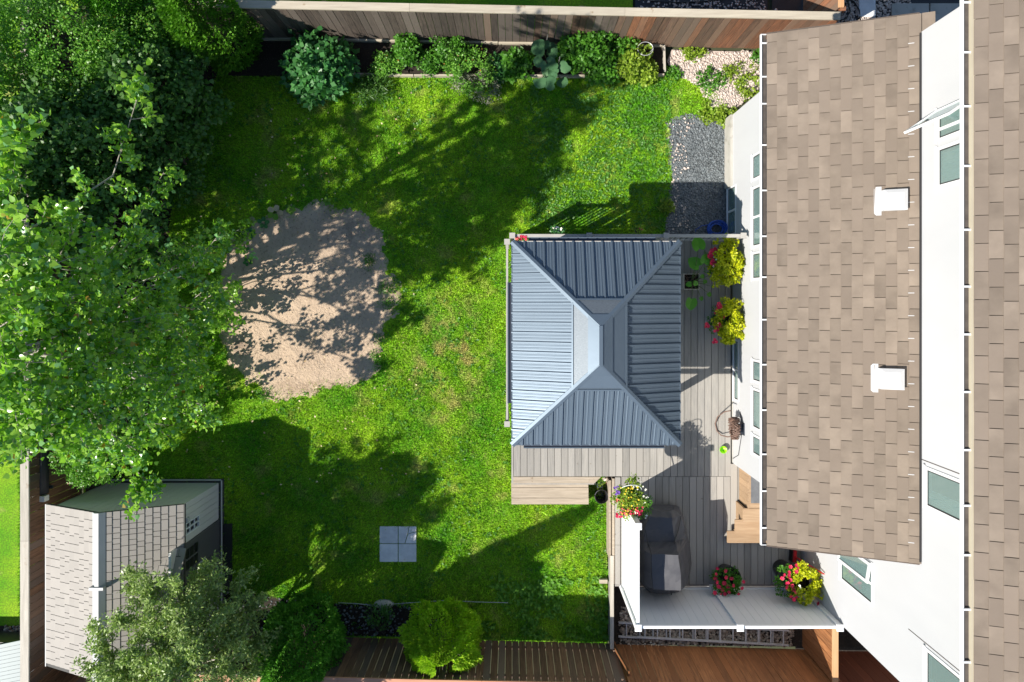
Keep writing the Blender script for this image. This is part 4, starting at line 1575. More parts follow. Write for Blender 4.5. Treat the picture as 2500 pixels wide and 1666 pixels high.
def shed_window(y0, y1, z0, z1, X, rows_, cols, parent):
    f = MB()
    f.box(X - .02, X + .014, y0, y0 + .03, z0, z1)
    f.box(X - .02, X + .014, y1 - .03, y1, z0, z1)
    f.box(X - .02, X + .014, y0 + .03, y1 - .03, z0, z0 + .03)
    f.box(X - .02, X + .014, y0 + .03, y1 - .03, z1 - .03, z1)
    for i in range(1, cols):
        t = y0 + (y1 - y0) * i / cols
        f.box(X - .015, X + .009, t - .014, t + .014, z0 + .03, z1 - .03)
    for i in range(1, rows_):
        t = z0 + (z1 - z0) * i / rows_
        f.box(X - .013, X + .007, y0 + .03, y1 - .03, t - .014, t + .014)
    w_ = f.build('window', TRIM, parent)
    mm_ = MB()
    mm_.box(X - .03, X - .022, y0 + .02, y1 - .02, z0 + .02, z1 - .02)
    mm_.build('pane', CHAR, w_)


shed_window(wy0, wy1, .98, 1.56, SX1, 3, 2, sh)
mm = MB()
mm.box(SX1, SX1 + .04, wy1 + .01, wy1 + .09, 1.44, 1.54)
mm.build('wall_lamp', ALU, sh)
mm = MB()
mm.box(SX1 - .06, SX1 - .012, -5.95, DY0 - .003, .06, SE + .28)
mm.build('wall_panel', RESWALL, sh)
for ya, yb in ((DY0 - .02, -5.26), (-5.28, -5.92)):
    mm = MB()
    mm.box(SX1 - .01, SX1 + .03, yb, ya, .08, SE - .02)
    d_ = mm.build('door', DOORM, sh)
    ww = MB()
    for i in range(2):
        for j in range(3):
            yc = ya + (yb - ya) * (.32 + .36 * i)
            ww.box(SX1 + .031, SX1 + .037, yc - .09, yc + .09, 1.10 + .18 * j, 1.25 + .18 * j)
    d2 = ww.build('door_window', BLACKP, d_)
    mm = MB()
    mm.bar((SX1 + .05, yb + (.06 if ya > -5 else .54), .8), (SX1 + .05, yb + (.06 if ya > -5 else .54), 1.05), .02, .02, up=(1, 0, 0))
    mm.build('handle', ALU, d_)
for i in range(6):
    ya, yb = -5.95 + (SYS + 5.95) * i / 6, -5.95 + (SYS + 5.95) * (i + 1) / 6
    mm = MB()
    mm.box(SX1 - .05, SX1, yb + .003, ya - .003, .06, SE + .02)
    mm.build('wall_panel', RESWALL, sh)
mm = MB()
mm.box(SX0, SX0 + .05, SYS, SYN, .06, SE)
mm.build('wall_panel', RESWALL, sh)
mm = MB()
mm.box(SX0 - .05, SX1 + .10, SYS - .05, SYN + .08, -.01, .05)
mm.build('floor_frame', RESDARK, sh)
for q in ((SX1 + .055, SX1 + .075, SYS, SYN + .05, .05, .075), (SX0, SX1 + .05, SYN + .055, SYN + .075, .05, .075)):
    mm = MB()
    mm.box(*q)
    mm.build('floor_edge', RESWALL, sh)
# roof slopes: dark sheet, tiles on it
DR0, DR1 = -4.62, -6.0             # cross gable over the doors
for sgn in (-1, 1):
    xe = ex1 if sgn > 0 else ex0
    mm = MB()
    q = [(xe, yn, SE), (XR, yn, SR), (XR, ys_, SR), (xe, ys_, SE)]
    if sgn < 0:
        q = q[::-1]
    mm.slab(q[::-1], .04)
    rf = mm.build('roof', RESDARK, sh)
    nrow = 10
    run = abs(xe - XR) - .085
    ca = math.hypot(1, ssl)
    e = run / nrow
    a_ = math.atan(ssl)
    tl = MB()
    for wv, nm in ((.13, 'a'),):
        pass
    tmesh = {}
    for wv in (.10, .15, .20):
        t = MB()
        g = .005
        l = e * ca - .004
        h0, h1 = .016, .007
        t.add([(0, -wv / 2 + g, 0), (l, -wv / 2 + g, 0), (l, wv / 2 - g, 0), (0, wv / 2 - g, 0), (.002, -wv / 2 + g, h0), (l, -wv / 2 + g, h1), (l, wv / 2 - g, h1), (.002, wv / 2 - g, h0)],
              [(0, 3, 2, 1), (4, 5, 6, 7), (0, 1, 5, 4), (1, 2, 6, 5), (2, 3, 7, 6), (3, 0, 4, 7)])
        tmesh[wv] = t.mesh('tile', RESROOF)
    for r_ in range(nrow):
        xx = xe - sgn * r_ * e
        zz = SE + r_ * e * ssl
        y = yn
        while y - .10 > ys_:
            wv = RNG.choice((.10, .15, .20, .15))
            if y - wv < ys_:
                wv = .10
            yc = y - wv / 2
            piece('tile', tmesh[wv], (xx, yc, zz + .002), rf, (0, a_ if sgn < 0 else a_, math.pi if sgn > 0 else 0) if False else ((0, -a_, 0) if sgn < 0 else (0, -a_, math.pi)))
            y -= wv
    mm = MB()
    mm.bar((xe + sgn * .012, yn, SE - .01), (xe + sgn * .012, ys_, SE - .01), .02, .05)
    mm.build('eave_edge', RESCAP if sgn < 0 else RESDARK, rf)
# ridge cap in segments
for ya, yb in ((yn, -5.15), (-5.165, ys_)):
    mm = MB()
    zc = SR + .045
    mm.add([(XR - .12, ya, zc - .075), (XR - .035, ya, zc), (XR + .035, ya, zc), (XR + .12, ya, zc - .075), (XR - .12, yb, zc - .075), (XR - .035, yb, zc), (XR + .035, yb, zc), (XR + .12, yb, zc - .075)],
           [(0, 1, 5, 4), (1, 2, 6, 5), (2, 3, 7, 6), (3, 2, 1, 0), (4, 5, 6, 7)])
    mm.build('ridge_cap', RESCAP, sh)
mm = MB()
mm.bar((XR - .13, -5.157, SR + .02), (XR + .13, -5.157, SR + .02), .05, .09)
mm.build('ridge_band', RESCAP, sh)
# cross gable: two slopes meeting on a ridge that runs to the main roof
yc = (DR0 + DR1) / 2
zr = SE + .36
xi = XR + (SR - zr) / ssl           # where its ridge meets the main slope
xo = ex1 + .06
for s_, ye in ((1, DR0), (-1, DR1)):
    xb = ex1
    mm = MB()
    q = [(xo, ye, SE + .02), (xo, yc, zr + .02), (xi, yc, zr + .02), (xb - .04, ye, SE + .03)]
    if s_ > 0:
        q = q[::-1]
    mm.slab(q[::-1], .03)
    g_ = mm.build('gable_roof', RESDARK, sh)
    # tiles: courses parallel to its ridge
    nr = 5
    for r_ in range(nr):
        t0, t1 = r_ / nr, (r_ + 1) / nr
        y0_, y1_ = ye + (yc - ye) * t0, ye + (yc - ye) * t1
        z0_, z1_ = SE + .024 + (zr - SE) * t0, SE + .024 + (zr - SE) * t1
        xl = xb - .02 + (xi - xb + .02) * t1
        xx = xo
        while xx - .06 > xl:
            wv = min(RNG.choice((.12, .16, .20)), xx - xl)
            sg = -1 if s_ > 0 else 1
            dy = .004 * sg
            mm = MB()
            a1, a2 = xx - .004, xx - wv + .004
            p = [(a1, y0_, z0_ + .014), (a1, y1_ - dy * -1, z1_ + .005), (a2, y1_ - dy * -1, z1_ + .005), (a2, y0_, z0_ + .014)]
            if s_ < 0:
                p = p[::-1]
            mm.slab(p[::-1] if (Vector(p[1]) - Vector(p[0])).cross(Vector(p[2]) - Vector(p[0])).z < 0 else p, .012)
            mm.build('tile', RESROOF, g_)
            xx -= wv
mm = MB()
mm.bar((xo, yc, zr + .045), (xi, yc, zr + .045), .07, .03)
mm.build('gable_cap', RESROOF, sh)
mm = MB()
mm.slab([(SX1 + .02, DR0, SE), (SX1 + .02, yc, zr), (SX1 + .02, DR1, SE)], .04)
mm.build('gable_end', RESWALL, sh)
# dark mat on the grass before the doors
mm = MB()
a, b = at(540, 1278), at(568, 1440)
mm.box(a.x, b.x, b.y, a.y, .004, .05)
o = mm.build('rubber_ramp', CHAR)
tagit(o, 'narrow black rubber ramp before the shed doors', 'ramp')
# ------------------------------------------------------------------ leaves, shrubs and trees
KITE = (np.array([(0, 0), (.5, .42), (0, 1), (-.5, .42)]), np.array([0, -.10, 0, -.10]))
HEART = (np.array([(0, 0), (.42, .10), (.52, .38), (0, 1.0), (-.52, .38), (-.42, .10)]), np.array([0.0, -.05, -.10, -.08, -.10, -.05]))
HEART_F = np.array([(0, 1, 2, 3), (0, 3, 4, 5)])
KITE_F = np.array([(0, 1, 2, 3)])


def leaf_cloud(P, D, Nn, size, ratio=.75, shape='kite'):
    """leaves at P, growing along D, facing Nn"""
    D = D / (np.linalg.norm(D, axis=1, keepdims=True) + 1e-9)
    S = np.cross(D, Nn)
    S /= np.linalg.norm(S, axis=1, keepdims=True) + 1e-9
    U = np.cross(S, D)
    out, h = (KITE if shape == 'kite' else HEART)
    fc = KITE_F if shape == 'kite' else HEART_F
    k = len(out)
    V = P[:, None] + size[:, None, None] * (out[None, :, 0, None] * ratio * S[:, None] + out[None, :, 1, None] * D[:, None] + h[None, :, None] * U[:, None])
    n = len(P)
    Fc = (fc[None] + k * np.arange(n)[:, None, None]).reshape(-1, 4)
    return V.reshape(-1, 3), Fc


def unit(n):
    v = NP.normal(0, 1, (n, 3))
    return v / np.linalg.norm(v, axis=1, keepdims=True)


def clump_leaves(centers, radii, per, size, up=.6, ratio=.75, shape='kite', flat=.8, droop=0.0):
    """leaves gathered in clumps: dense shells with gaps between"""
    C = np.repeat(np.asarray(centers, float), per, 0)
    R = np.repeat(np.asarray(radii, float), per)
    n = len(C)
    u = unit(n)
    rr = R * NP.uniform(.25, 1.0, n) ** .5
    P = C + u * rr[:, None] * np.array([1, 1, flat])
    Nn = u * .7 + np.array([0, 0, up]) + NP.normal(0, .45, (n, 3))
    D = u + NP.normal(0, .7, (n, 3)) + np.array([0, 0, -droop])
    s = NP.uniform(size[0], size[1], n)
    return leaf_cloud(P, D, Nn, s, ratio, shape)


def shell_points(c, r, n, lump=.22, top=-.35, seed=0):
    """points on a lumpy ellipsoid"""
    pts = []
    out = []
    k = 0
    while len(out) < n and k < n * 20:
        k += 1
        v = Vector(unit(1)[0])
        if v.z < top:
            continue
        q = 1 + lump * mnoise.noise(v * 2.3 + Vector((seed, seed * 1.7, 0))) * 2
        t = NP.uniform(.55, 1.0) ** .6
        out.append((c[0] + v.x * r[0] * q * t, c[1] + v.y * r[1] * q * t, c[2] + v.z * r[2] * q * t))
    return np.array(out)


def bush(name, label, cat, base, c, r, n_clump, cr, per, size, mat_, up=.6, ratio=.75, shape='kite', group=None, lump=.25, top=-.35, stems=6, bark=BARK, seed=1, extra=None, droop=0.0, stem_r=.02):
    root = thing(name, label, cat, base, group)
    pts = shell_points(c, r, n_clump, lump, top, seed)
    rad = NP.uniform(cr[0], cr[1], len(pts))
    V, Fc = clump_leaves(pts, rad, per, size, up, ratio, shape, droop=droop)
    V[:, 2] = np.maximum(V[:, 2], .01)
    o = np_mesh('crown', V, Fc, mat_, root)
    o['kind'] = 'stuff'
    mm = MB()
    base = Vector(base)
    step = max(1, len(pts) // max(stems * 3, 1))
    for p in pts[::step]:
        p = Vector(p)
        mid = base.lerp(p, .5) + Vector((0, 0, .12 * (p - base).length)) + Vector(unit(1)[0]) * .05
        L = (p - base).length
        mm.tube([base + Vector(unit(1)[0]) * .03, mid, p], [stem_r * (.5 + L * .3), stem_r * (.3 + L * .15), stem_r * .18], 5, cap=False)
    mm.build('stems' if cat != 'tree' else 'trunk', bark, root, smooth=True)
    return root


class Tree:
    """limbs drawn to chosen ends, with side branches, twigs and leaves"""

    def __init__(self, base, top, r):
        self.base, self.top, self.r = Vector(base), Vector(top), r
        self.mb = MB()
        self.P, self.D = [], []
        bend = Vector((.15, -.1, 0))
        self.trunk = [self.base, self.base.lerp(self.top, .35) + bend, self.base.lerp(self.top, .7) - bend * .5, self.top]
        self.mb.tube(self.trunk, [r * 1.25, r * .95, r * .7, r * .42], 9)

    def on_trunk(self, z):
        for a, b in zip(self.trunk, self.trunk[1:]):
            if a.z <= z <= b.z:
                return a.lerp(b, (z - a.z) / (b.z - a.z + 1e-6))
        return self.trunk[-1]

    def limb(self, end, n_side=9, side_len=.9, twigs=4, per=11, start=None, rr=.055, spread=.8, leafy=.45, tip=6):
        end = Vector(end)
        s = Vector(start) if start is not None else self.on_trunk(max(.8, min(self.top.z, end.z - (end - self.base).xy.length * .45)))
        L = (end - s).length
        mid1 = s.lerp(end, .4) + Vector(unit(1)[0]) * .07 * L + Vector((0, 0, .05 * L))
        mid2 = s.lerp(end, .75) + Vector(unit(1)[0]) * .05 * L
        path = [s, mid1, mid2, end]
        self.mb.tube(path, [rr, rr * .6, rr * .35, rr * .10], 6, cap=False)
        d = (end - mid1).normalized()
        for i in range(n_side):
            t = 1 - leafy * 1.0 + leafy * (i + RNG.random() * .6) / n_side if False else (1 - leafy) + leafy * (i + RNG.random()) / n_side
            q = t * 3
            k = min(int(q), 2)
            p = path[k].lerp(path[k + 1], q - k)
            sd = (d * RNG.uniform(.5, 1.1) + Vector(unit(1)[0]) * spread + Vector((0, 0, RNG.uniform(-.1, .35)))).normalized()
            sl = side_len * RNG.uniform(.5, 1.1) * (1.15 - .6 * t)
            e = p + sd * sl
            m_ = p.lerp(e, .5) + Vector(unit(1)[0]) * .06 * sl
            self.mb.tube([p, m_, e], [rr * .22, rr * .15, rr * .05], 4, cap=False)
            self._leaves(p.lerp(m_, .4), e, per, .05)
            for j in range(twigs):
                tt = RNG.uniform(.25, 1.0)
                b = p.lerp(e, tt)
                td = (sd * .7 + Vector(unit(1)[0])).normalized()
                te = b + td * sl * RNG.uniform(.25, .5)
                self.mb.tube([b, te], [rr * .10, rr * .04], 3, cap=False)
                self._leaves(b, te, per, .04)
        self._leaves(end - d * .25, end + d * .12, tip, .05)

    def _leaves(self, a, b, n, j):
        t = NP.uniform(.1, 1.05, n)
        A, B = np.array(a), np.array(b)
        P = A + (B - A) * t[:, None] + NP.normal(0, j, (n, 3))
        d = (B - A) / (np.linalg.norm(B - A) + 1e-9)
        self.P.append(P)
        self.D.append(np.repeat(d[None], n, 0) * .5 + NP.normal(0, .75, (n, 3)) + np.array([0, 0, -.25]))

    def build(self, root, size, mat_, bark, ratio=.85, shape='heart', up=.55, mat2=None):
        self.mb.build('trunk', bark, root, smooth=True)
        P, D = np.concatenate(self.P), np.concatenate(self.D)
        n = len(P)
        Nn = NP.normal(0, .75, (n, 3)) + np.array([-.28, -.14, up])
        s = NP.uniform(size[0], size[1], n)
        cut = NP.uniform(0, 1, n) < (.8 if mat2 else 2)
        for kk_, mt in ((cut, mat_), (~cut, mat2)):
            if mt is None or not kk_.any():
                continue
            V, Fc = leaf_cloud(P[kk_], D[kk_], Nn[kk_], s[kk_], ratio, shape)
            o = np_mesh('crown', V, Fc, mt, root)
            o['kind'] = 'stuff'
        return n


# --- the big poplar at the left
pb = (-9.0, -0.9, 0)
pop = thing('poplar_tree', 'tall leafy poplar spreading over the left fence and lawn', 'tree', pb)
T = Tree(pb, (-8.7, -0.6, 8.6), .17)
T.limb(at(355, 178, 6.2), n_side=18, side_len=.5, twigs=4, per=11, rr=.03, leafy=.72)
T.limb(at(400, 420, 4.6), n_side=9, side_len=.5, twigs=4, per=10, rr=.022, leafy=.5)
vis = [(60, 290, 7.6), (40, 430, 7.0), (545, 560, 3.0), (470, 640, 3.8), (320, 590, 5.2), (180, 560, 6.0), (510, 730, 2.8), (470, 790, 3.6),
       (380, 700, 4.8), (260, 690, 5.8), (120, 650, 6.6), (500, 880, 3.0), (500, 985, 2.5), (420, 940, 4.0), (310, 850, 5.2), (180, 800, 6.0), (60, 760, 7.0), (400, 1060, 3.4), (330, 1000, 4.6), (372, 1195, 3.1),
       (230, 1000, 5.2), (130, 930, 6.0), (130, 1060, 5.6), (40, 1010, 6.4), (60, 890, 6.6), (20, 600, 7.4), (390, 800, 4.6), (240, 900, 5.6), (350, 1110, 3.6), (60, 1060, 5.8), (150, 720, 6.3), (330, 780, 5.2), (200, 1070, 5.0)]
for (px, py, z) in vis:
    T.limb(at(px, py, z), n_side=11, side_len=.95, twigs=5, per=11, rr=.032, leafy=.55)
hid = []
for i in range(7):
    v = Vector(unit(1)[0])
    q = Vector((-7.5, -1.0, 7.9)) + Vector((v.x * 1.6, v.y * 1.9, v.z * 1.4)) * RNG.uniform(.5, 1)
    if q.x > -5.9:
        continue
    T.limb(q, n_side=5, side_len=.8, twigs=2, per=7, rr=.035, leafy=.26)
for (c_, r_, n_) in (((-10.6, .4, 6.0), (1.3, 1.4, 1.0), 20), ((-11.0, .3, 5.0), (1.0, 1.3, .9), 16), ((-8.6, -1.6, 5.6), (1.2, 1.4, .9), 5), ((-10.2, -.4, 3.9), (1.0, 1.2, .8), 10)):  # more poplar limbs out of view, added to throw shade on the lawn
    for i in range(n_):
        v = Vector(unit(1)[0])
        q = Vector(c_) + Vector((v.x * r_[0], v.y * r_[1], v.z * r_[2]))
        T.limb(q, n_side=7, side_len=.9, twigs=3, per=8, rr=.04, leafy=.4)
print('poplar leaves', T.build(pop, (.05, .098), L_POP, BARKP, mat2=L_POPB))

# saplings and root suckers of the poplar at the lawn edge
for i, (px, py, h, lab, ends) in enumerate((
        (520, 745, 1.3, 'leafy poplar sucker reaching over the edge of the sand circle', ((575, 690, 1.1), (582, 790, .8), (560, 740, 1.2), (530, 800, 1.0), (520, 700, 1.3), (545, 770, .7))),
        (470, 620, 1.6, 'thin poplar sucker in the dark gap above the sand circle', ((600, 550, 1.0), (540, 640, 1.3), (480, 600, 1.6), (500, 560, 1.4))),
        (440, 830, .9, 'dense poplar sucker beside the sunlit grass', ((490, 800, .8), (465, 880, .8), (490, 930, .6), (440, 780, .9), (420, 860, .9), (470, 960, .6))),
        (420, 960, 1.5, 'low poplar sucker above the shed shadow', ((515, 995, .8), (480, 1020, .7), (430, 1000, 1.3), (450, 950, 1.3), (400, 1020, 1.5))))):
    b = at(px - 40, py, 0)
    r_ = thing('poplar_sucker', lab, 'sapling', b, 'poplar suckers')
    t = Tree(b, b + Vector((-.05, .03, h)), .02)
    for e in ends:
        t.limb(at(*e), n_side=6, side_len=.4, twigs=3, per=7, rr=.014, leafy=.7, start=b + Vector((0, 0, .15 * h)))
    t.build(r_, (.05, .085), L_POP, BARKP)

# --- shrubs under and behind the poplar
c = at(110, 75, 2.4)
bush('tall_shrub', 'bright small-leaved tall shrub in the far left corner', 'shrub', (c.x - .3, c.y + .1, 0), (c.x - .1, c.y, 1.8), (1.25, 1.05, .95), 85, (.22, .38), 210, (.035, .06), L_BRT, seed=3)
c = at(250, 85, 2.2)
bush('tall_shrub', 'shaded green shrub between the cedar and the bright corner shrub', 'shrub', (c.x - .2, c.y + .05, 0), (c.x, c.y, 1.4), (.85, .8, .9), 50, (.2, .32), 190, (.04, .075), L_BRT, seed=4)
c = at(330, 210, 2.2)
bush('round_leaf_shrub', 'dark round-leaved shrub in front of the cedar', 'shrub', (c.x - .2, c.y, 0), (c.x, c.y, 1.5), (1.0, .95, 1.1), 60, (.22, .34), 110, (.06, .10), L_DARK, seed=5, shape='heart', ratio=.95)
c = at(170, 330, 2.4)
bush('round_leaf_shrub', 'deep green shrub below the bright corner shrub', 'shrub', (c.x - .2, c.y, 0), (c.x, c.y, 1.7), (1.1, 1.0, 1.2), 60, (.22, .34), 110, (.055, .09), L_DARK, seed=6, shape='heart', ratio=.95)
c = at(380, 360, 1.6)
bush('round_leaf_shrub', 'low dark shrub at the edge of the shaded lawn', 'shrub', (c.x - .2, c.y, 0), (c.x, c.y, 1.0), (.75, .8, .85), 40, (.2, .3), 100, (.055, .09), L_DARK, seed=7, shape='heart', ratio=.95)
c = at(210, 540, 2.2)
bush('round_leaf_shrub', 'shaded shrub under the long poplar branch', 'shrub', (c.x - .2, c.y, 0), (c.x, c.y, 1.4), (1.1, 1.2, 1.1), 60, (.22, .34), 100, (.055, .09), L_DARK, seed=8, shape='heart', ratio=.95)
c = at(240, 900, 1.8)
bush('round_leaf_shrub', 'shaded undergrowth below the lower poplar branches', 'shrub', (c.x - .2, c.y, 0), (c.x - .5, c.y, .55), (.9, 1.1, .5), 40, (.2, .3), 90, (.055, .09), L_DARK, seed=9, shape='heart', ratio=.95)
c = at(225, 1115, 1.4)
bush('fine_leaf_shrub', 'glossy fine-leaved shrub behind the shed roof', 'shrub', (c.x, c.y + .05, 0), (c.x, c.y, 1.2), (.62, .50, .55), 60, (.14, .22), 150, (.03, .05), L_BRT, seed=10)


bush('tall_shrub', 'green shrub beyond the left fence, farthest along', 'shrub', (-10.2, 4.6, 0), (-10.0, 4.6, 2.4), (1.0, 1.3, 1.3), 60, (.22, .36), 130, (.05, .08), L_BRT, seed=13)
bush('tall_shrub', 'green shrub beyond the left fence near the poplar trunk', 'shrub', (-10.2, 2.0, 0), (-10.1, 2.0, 2.2), (1.0, 1.3, 1.3), 60, (.22, .36), 130, (.05, .08), L_BRT, seed=14)
bush('tall_shrub', 'green shrub beyond the left fence, nearest the shed', 'shrub', (-10.3, -.6, 0), (-10.2, -.6, 1.8), (.9, 1.3, 1.1), 50, (.22, .36), 120, (.05, .08), L_BRT, seed=16)
bush('round_leaf_shrub', 'dark shrub against the left fence behind the poplar branch', 'shrub', (-8.6, 3.0, 0), (-8.5, 3.0, 1.6), (.9, 1.1, 1.2), 50, (.22, .34), 110, (.055, .09), L_DARK, seed=15, shape='heart', ratio=.95)


def cedar(name, label, base, h, r, n, size, mat_, seed, lump=.3, group=None, gap=None, low=.02):
    """egg-shaped evergreen made of small upright sprays in lumps"""
    root = thing(name, label, 'tree', base, group)
    base = Vector(base)
    t = NP.uniform(0, 1, n) ** .85
    az = NP.uniform(0, 2 * np.pi, n)
    prof = np.sin(np.clip(t * .86 + .14, 0, 1) * np.pi) ** .75 * (1 - .25 * t)
    P = np.empty((n, 3))
    q = np.empty(n)
    for i in range(n):
        v = Vector((math.cos(az[i]) * 1.0, math.sin(az[i]) * 1.0, t[i] * h / r * .8))
        q[i] = 1 + lump * (mnoise.noise(v * 2.1 + Vector((seed, 0, 0))) + .6 * mnoise.noise(v * 4.7 + Vector((0, seed, 0))))
    dep = NP.uniform(.72, 1.0, n) ** .5
    rad = r * prof * q * dep
    P[:, 0] = base.x + np.cos(az) * rad
    P[:, 1] = base.y + np.sin(az) * rad
    P[:, 2] = base.z + low + t * h * (1 + .04 * (q - 1))
    out = np.stack([np.cos(az), np.sin(az), np.full(n, .9)], 1)
    D = out + NP.normal(0, .45, (n, 3))
    Nn = np.stack([np.cos(az), np.sin(az), np.full(n, .4)], 1) + NP.normal(0, .6, (n, 3))
    k = np.ones(n, bool)
    if gap is not None:
        k = gap(P)
    V, Fc = leaf_cloud(P[k], D[k], Nn[k], NP.uniform(size[0], size[1], k.sum()), .5)
    V[:, 2] = np.maximum(V[:, 2], .01)
    o = np_mesh('crown', V, Fc, mat_, root)
    o['kind'] = 'stuff'
    mm = MB()
    mm.tube([base, base + Vector((.02, 0, h * .5)), base + Vector((0, .02, h * .92))], [.06 + .02 * h, .04 + .012 * h, .01], 7)
    for i in range(40):
        z = RNG.uniform(.08, .85) * h
        a = RNG.uniform(0, 6.28)
        rr = r * .78 * math.sin(min(1, z / h * .86 + .14) * math.pi) ** .75
        mm.tube([base + Vector((0, 0, z * .8)), base + Vector((math.cos(a) * rr, math.sin(a) * rr, z + .1))], [.012, .004], 4, cap=False)
    mm.build('trunk', BARK, root, smooth=True)
    return root


cedar('cedar_tree', 'large bright green cedar against the far fence', (*at(585, 118, 0).xy, 0), 3.3, .82, 26000, (.05, .10), L_CED, 2.0)
cedar('cedar_tree', 'second cedar half hidden behind the large far cedar', (-7.5, 6.0, 0), 3.3, .75, 20000, (.05, .10), L_CEDD, 5.0)
cedar('cedar_tree', 'dark green rounded cedar against the near fence', (*at(775, 1508, 0).xy, 0), 2.6, .83, 34000, (.04, .085), L_CEDD, 8.0, lump=.35)


def globe_gap(P):
    a = np.arctan2(P[:, 1] - gb[1], P[:, 0] - gb[0])
    return ~((np.abs(P[:, 0] - gb[0] - .06) < .15 + .05 * np.sin(P[:, 2] * 9)) & (P[:, 1] < gb[1] + .02) & (P[:, 2] > .7))


gb = at(1092, 1518, 0)
gb = Vector((gb.x, FB0.y + .32, 0))
gl_ = cedar('globe_cedar', 'bright lime green globe cedar with a bare twiggy gap', (gb.x, gb.y, .15), 1.75, .78, 26000, (.04, .085), L_GLOBE, 3.0, lump=.4, gap=globe_gap)
mm = MB()
for i in range(26):
    e = gb + Vector((RNG.uniform(-.32, .28), RNG.uniform(-.5, -.1), RNG.uniform(.8, 1.6)))
    mid = gb.lerp(e, .5) + Vector(unit(1)[0]) * .06
    mm.tube([gb + Vector((0, 0, .1)), mid, e], [.014, .009, .004], 4, cap=False)
mm.build('bare_twigs', BARKP, gl_)

# --- grey-leaved willow by the shed
wb = at(560, 1560, 0)
wil = thing('willow_shrub', 'grey-green willow overhanging the shed roof', 'tree', (wb.x, wb.y + .1, 0))
T = Tree((wb.x, wb.y + .1, 0), (wb.x - .15, wb.y + .15, 2.2), .07)
for (px, py, z) in ((520, 1400, 2.6), (430, 1410, 2.9), (340, 1420, 2.9), (590, 1430, 2.3), (640, 1470, 1.9), (300, 1520, 3.0), (240, 1560, 3.0), (220, 1640, 3.1), (330, 1600, 3.3), (420, 1520, 3.3), (480, 1480, 3.0),
                    (540, 1500, 2.8), (600, 1540, 2.4), (640, 1560, 2.0), (480, 1600, 3.4), (400, 1640, 3.6), (560, 1620, 2.9), (500, 1700, 3.5), (320, 1720, 3.6), (610, 1650, 2.4), (500, 1385, 2.3), (310, 1400, 2.6), (270, 1640, 3.3),
                    (380, 1480, 3.1), (450, 1560, 3.4)):
    T.limb(at(px, py, z), n_side=13, side_len=.6, twigs=5, per=19, rr=.022, leafy=.68, tip=8)
print('willow', T.build(wil, (.045, .085), L_WIL, BARKP, ratio=.46, shape='kite'))

# --- trees beyond the near fence whose shade lies on the lawn
cedar('columnar_cedar', 'slim columnar cedar beyond the near fence', (-4.45, -7.9, 0), 6.0, .42, 9000, (.09, .16), L_CEDD, 4.0)

# ------------------------------------------------------------------ vegetable bed
def bed(px, py, z=.35):
    return at(px, py, z)


c = bed(770, 150, .75)
bush('sunflower_clump', 'dark broad-leaved plant clump at the left of the vegetable bed', 'plant', (c.x, c.y, .05), (c.x, c.y, .5), (.66, .60, .60), 50, (.15, .24), 38, (.09, .17), L_SUNF, seed=21, up=1.0, bark=STEM, lump=.3, stem_r=.01)
for (px, py, r, h, lab, mt, sz, sd) in (
        (936, 155, .25, .42, 'small round bright green bush at the bed edge', L_BRT, (.03, .055), 22),
        (990, 120, .30, .55, 'leafy green herb between the round bush and the fence', L_VEG, (.04, .08), 23),
        (1050, 150, .22, .35, 'feathery low herb left of the mixed flowering bush', L_VEG, (.03, .06), 24),
        (1100, 125, .38, .60, 'bright green crown at the back of the flowering bush', L_VEG, (.035, .065), 25),
        (1150, 170, .48, .60, 'bushy mixed flowering bush spilling onto the lawn', L_BRT, (.03, .06), 26),
        (1262, 155, .28, .45, 'bean plants left of the squash leaves', L_VEG, (.06, .11), 27),
        (1215, 165, .20, .25, 'low lettuce row beside the bean plants', L_SUNF, (.06, .11), 33),
        (1400, 125, .30, .60, 'tomato plant right of the squash leaves', L_VEG, (.05, .10), 28),
        (1440, 105, .46, .85, 'tall bright tomato plant against the far fence', L_VEG, (.05, .10), 29),
        (1470, 165, .30, .55, 'shorter tomato plant in front of the tall one', L_VEG, (.045, .09), 30),
        (1545, 150, .34, .55, 'yellow-green pepper plants at the right end of the bed', L_VEGY, (.045, .09), 31),
        (1520, 118, .26, .55, 'dark tomato plant behind the yellow-green plants', L_VEG, (.045, .09), 34),
        (1578, 178, .18, .3, 'yellow-green shoot over the bed corner', L_VEGY, (.05, .09), 32)):
    c = bed(px, py, h * .7)
    bush('bed_plant', lab, 'plant', (c.x, c.y, .06), (c.x, c.y, h * .55), (r, r * .92, h * .5), int(22 + 70 * r), (.07, .13), 46, sz, mt, seed=sd, up=.9, bark=STEM, lump=.35, stem_r=.006)
c = bed(1185, 215, .3)
bush('grey_flowers', 'grey-mauve flower spikes on the lawn side of the flowering bush', 'plant', (c.x, c.y + .1, .02), (c.x, c.y, .22), (.32, .30, .25), 26, (.08, .13), 40, (.025, .045), L_GREY, seed=40, bark=STEM, stem_r=.005)
c = bed(1125, 195, .3)
bush('grey_flowers', 'grey flower spikes under the left side of the flowering bush', 'plant', (c.x, c.y + .1, .02), (c.x, c.y, .22), (.26, .20, .22), 18, (.08, .13), 40, (.025, .045), L_GREY, seed=41, bark=STEM, stem_r=.005)
c = at(905, 215, .1)
bush('grass_tuft', 'dark arching grass tuft right of the broad-leaved clump', 'plant', (c.x, c.y, 0), (c.x, c.y, .12), (.36, .24, .14), 22, (.10, .16), 40, (.10, .18), L_DARK, seed=42, ratio=.12, bark=STEM, stem_r=.004)


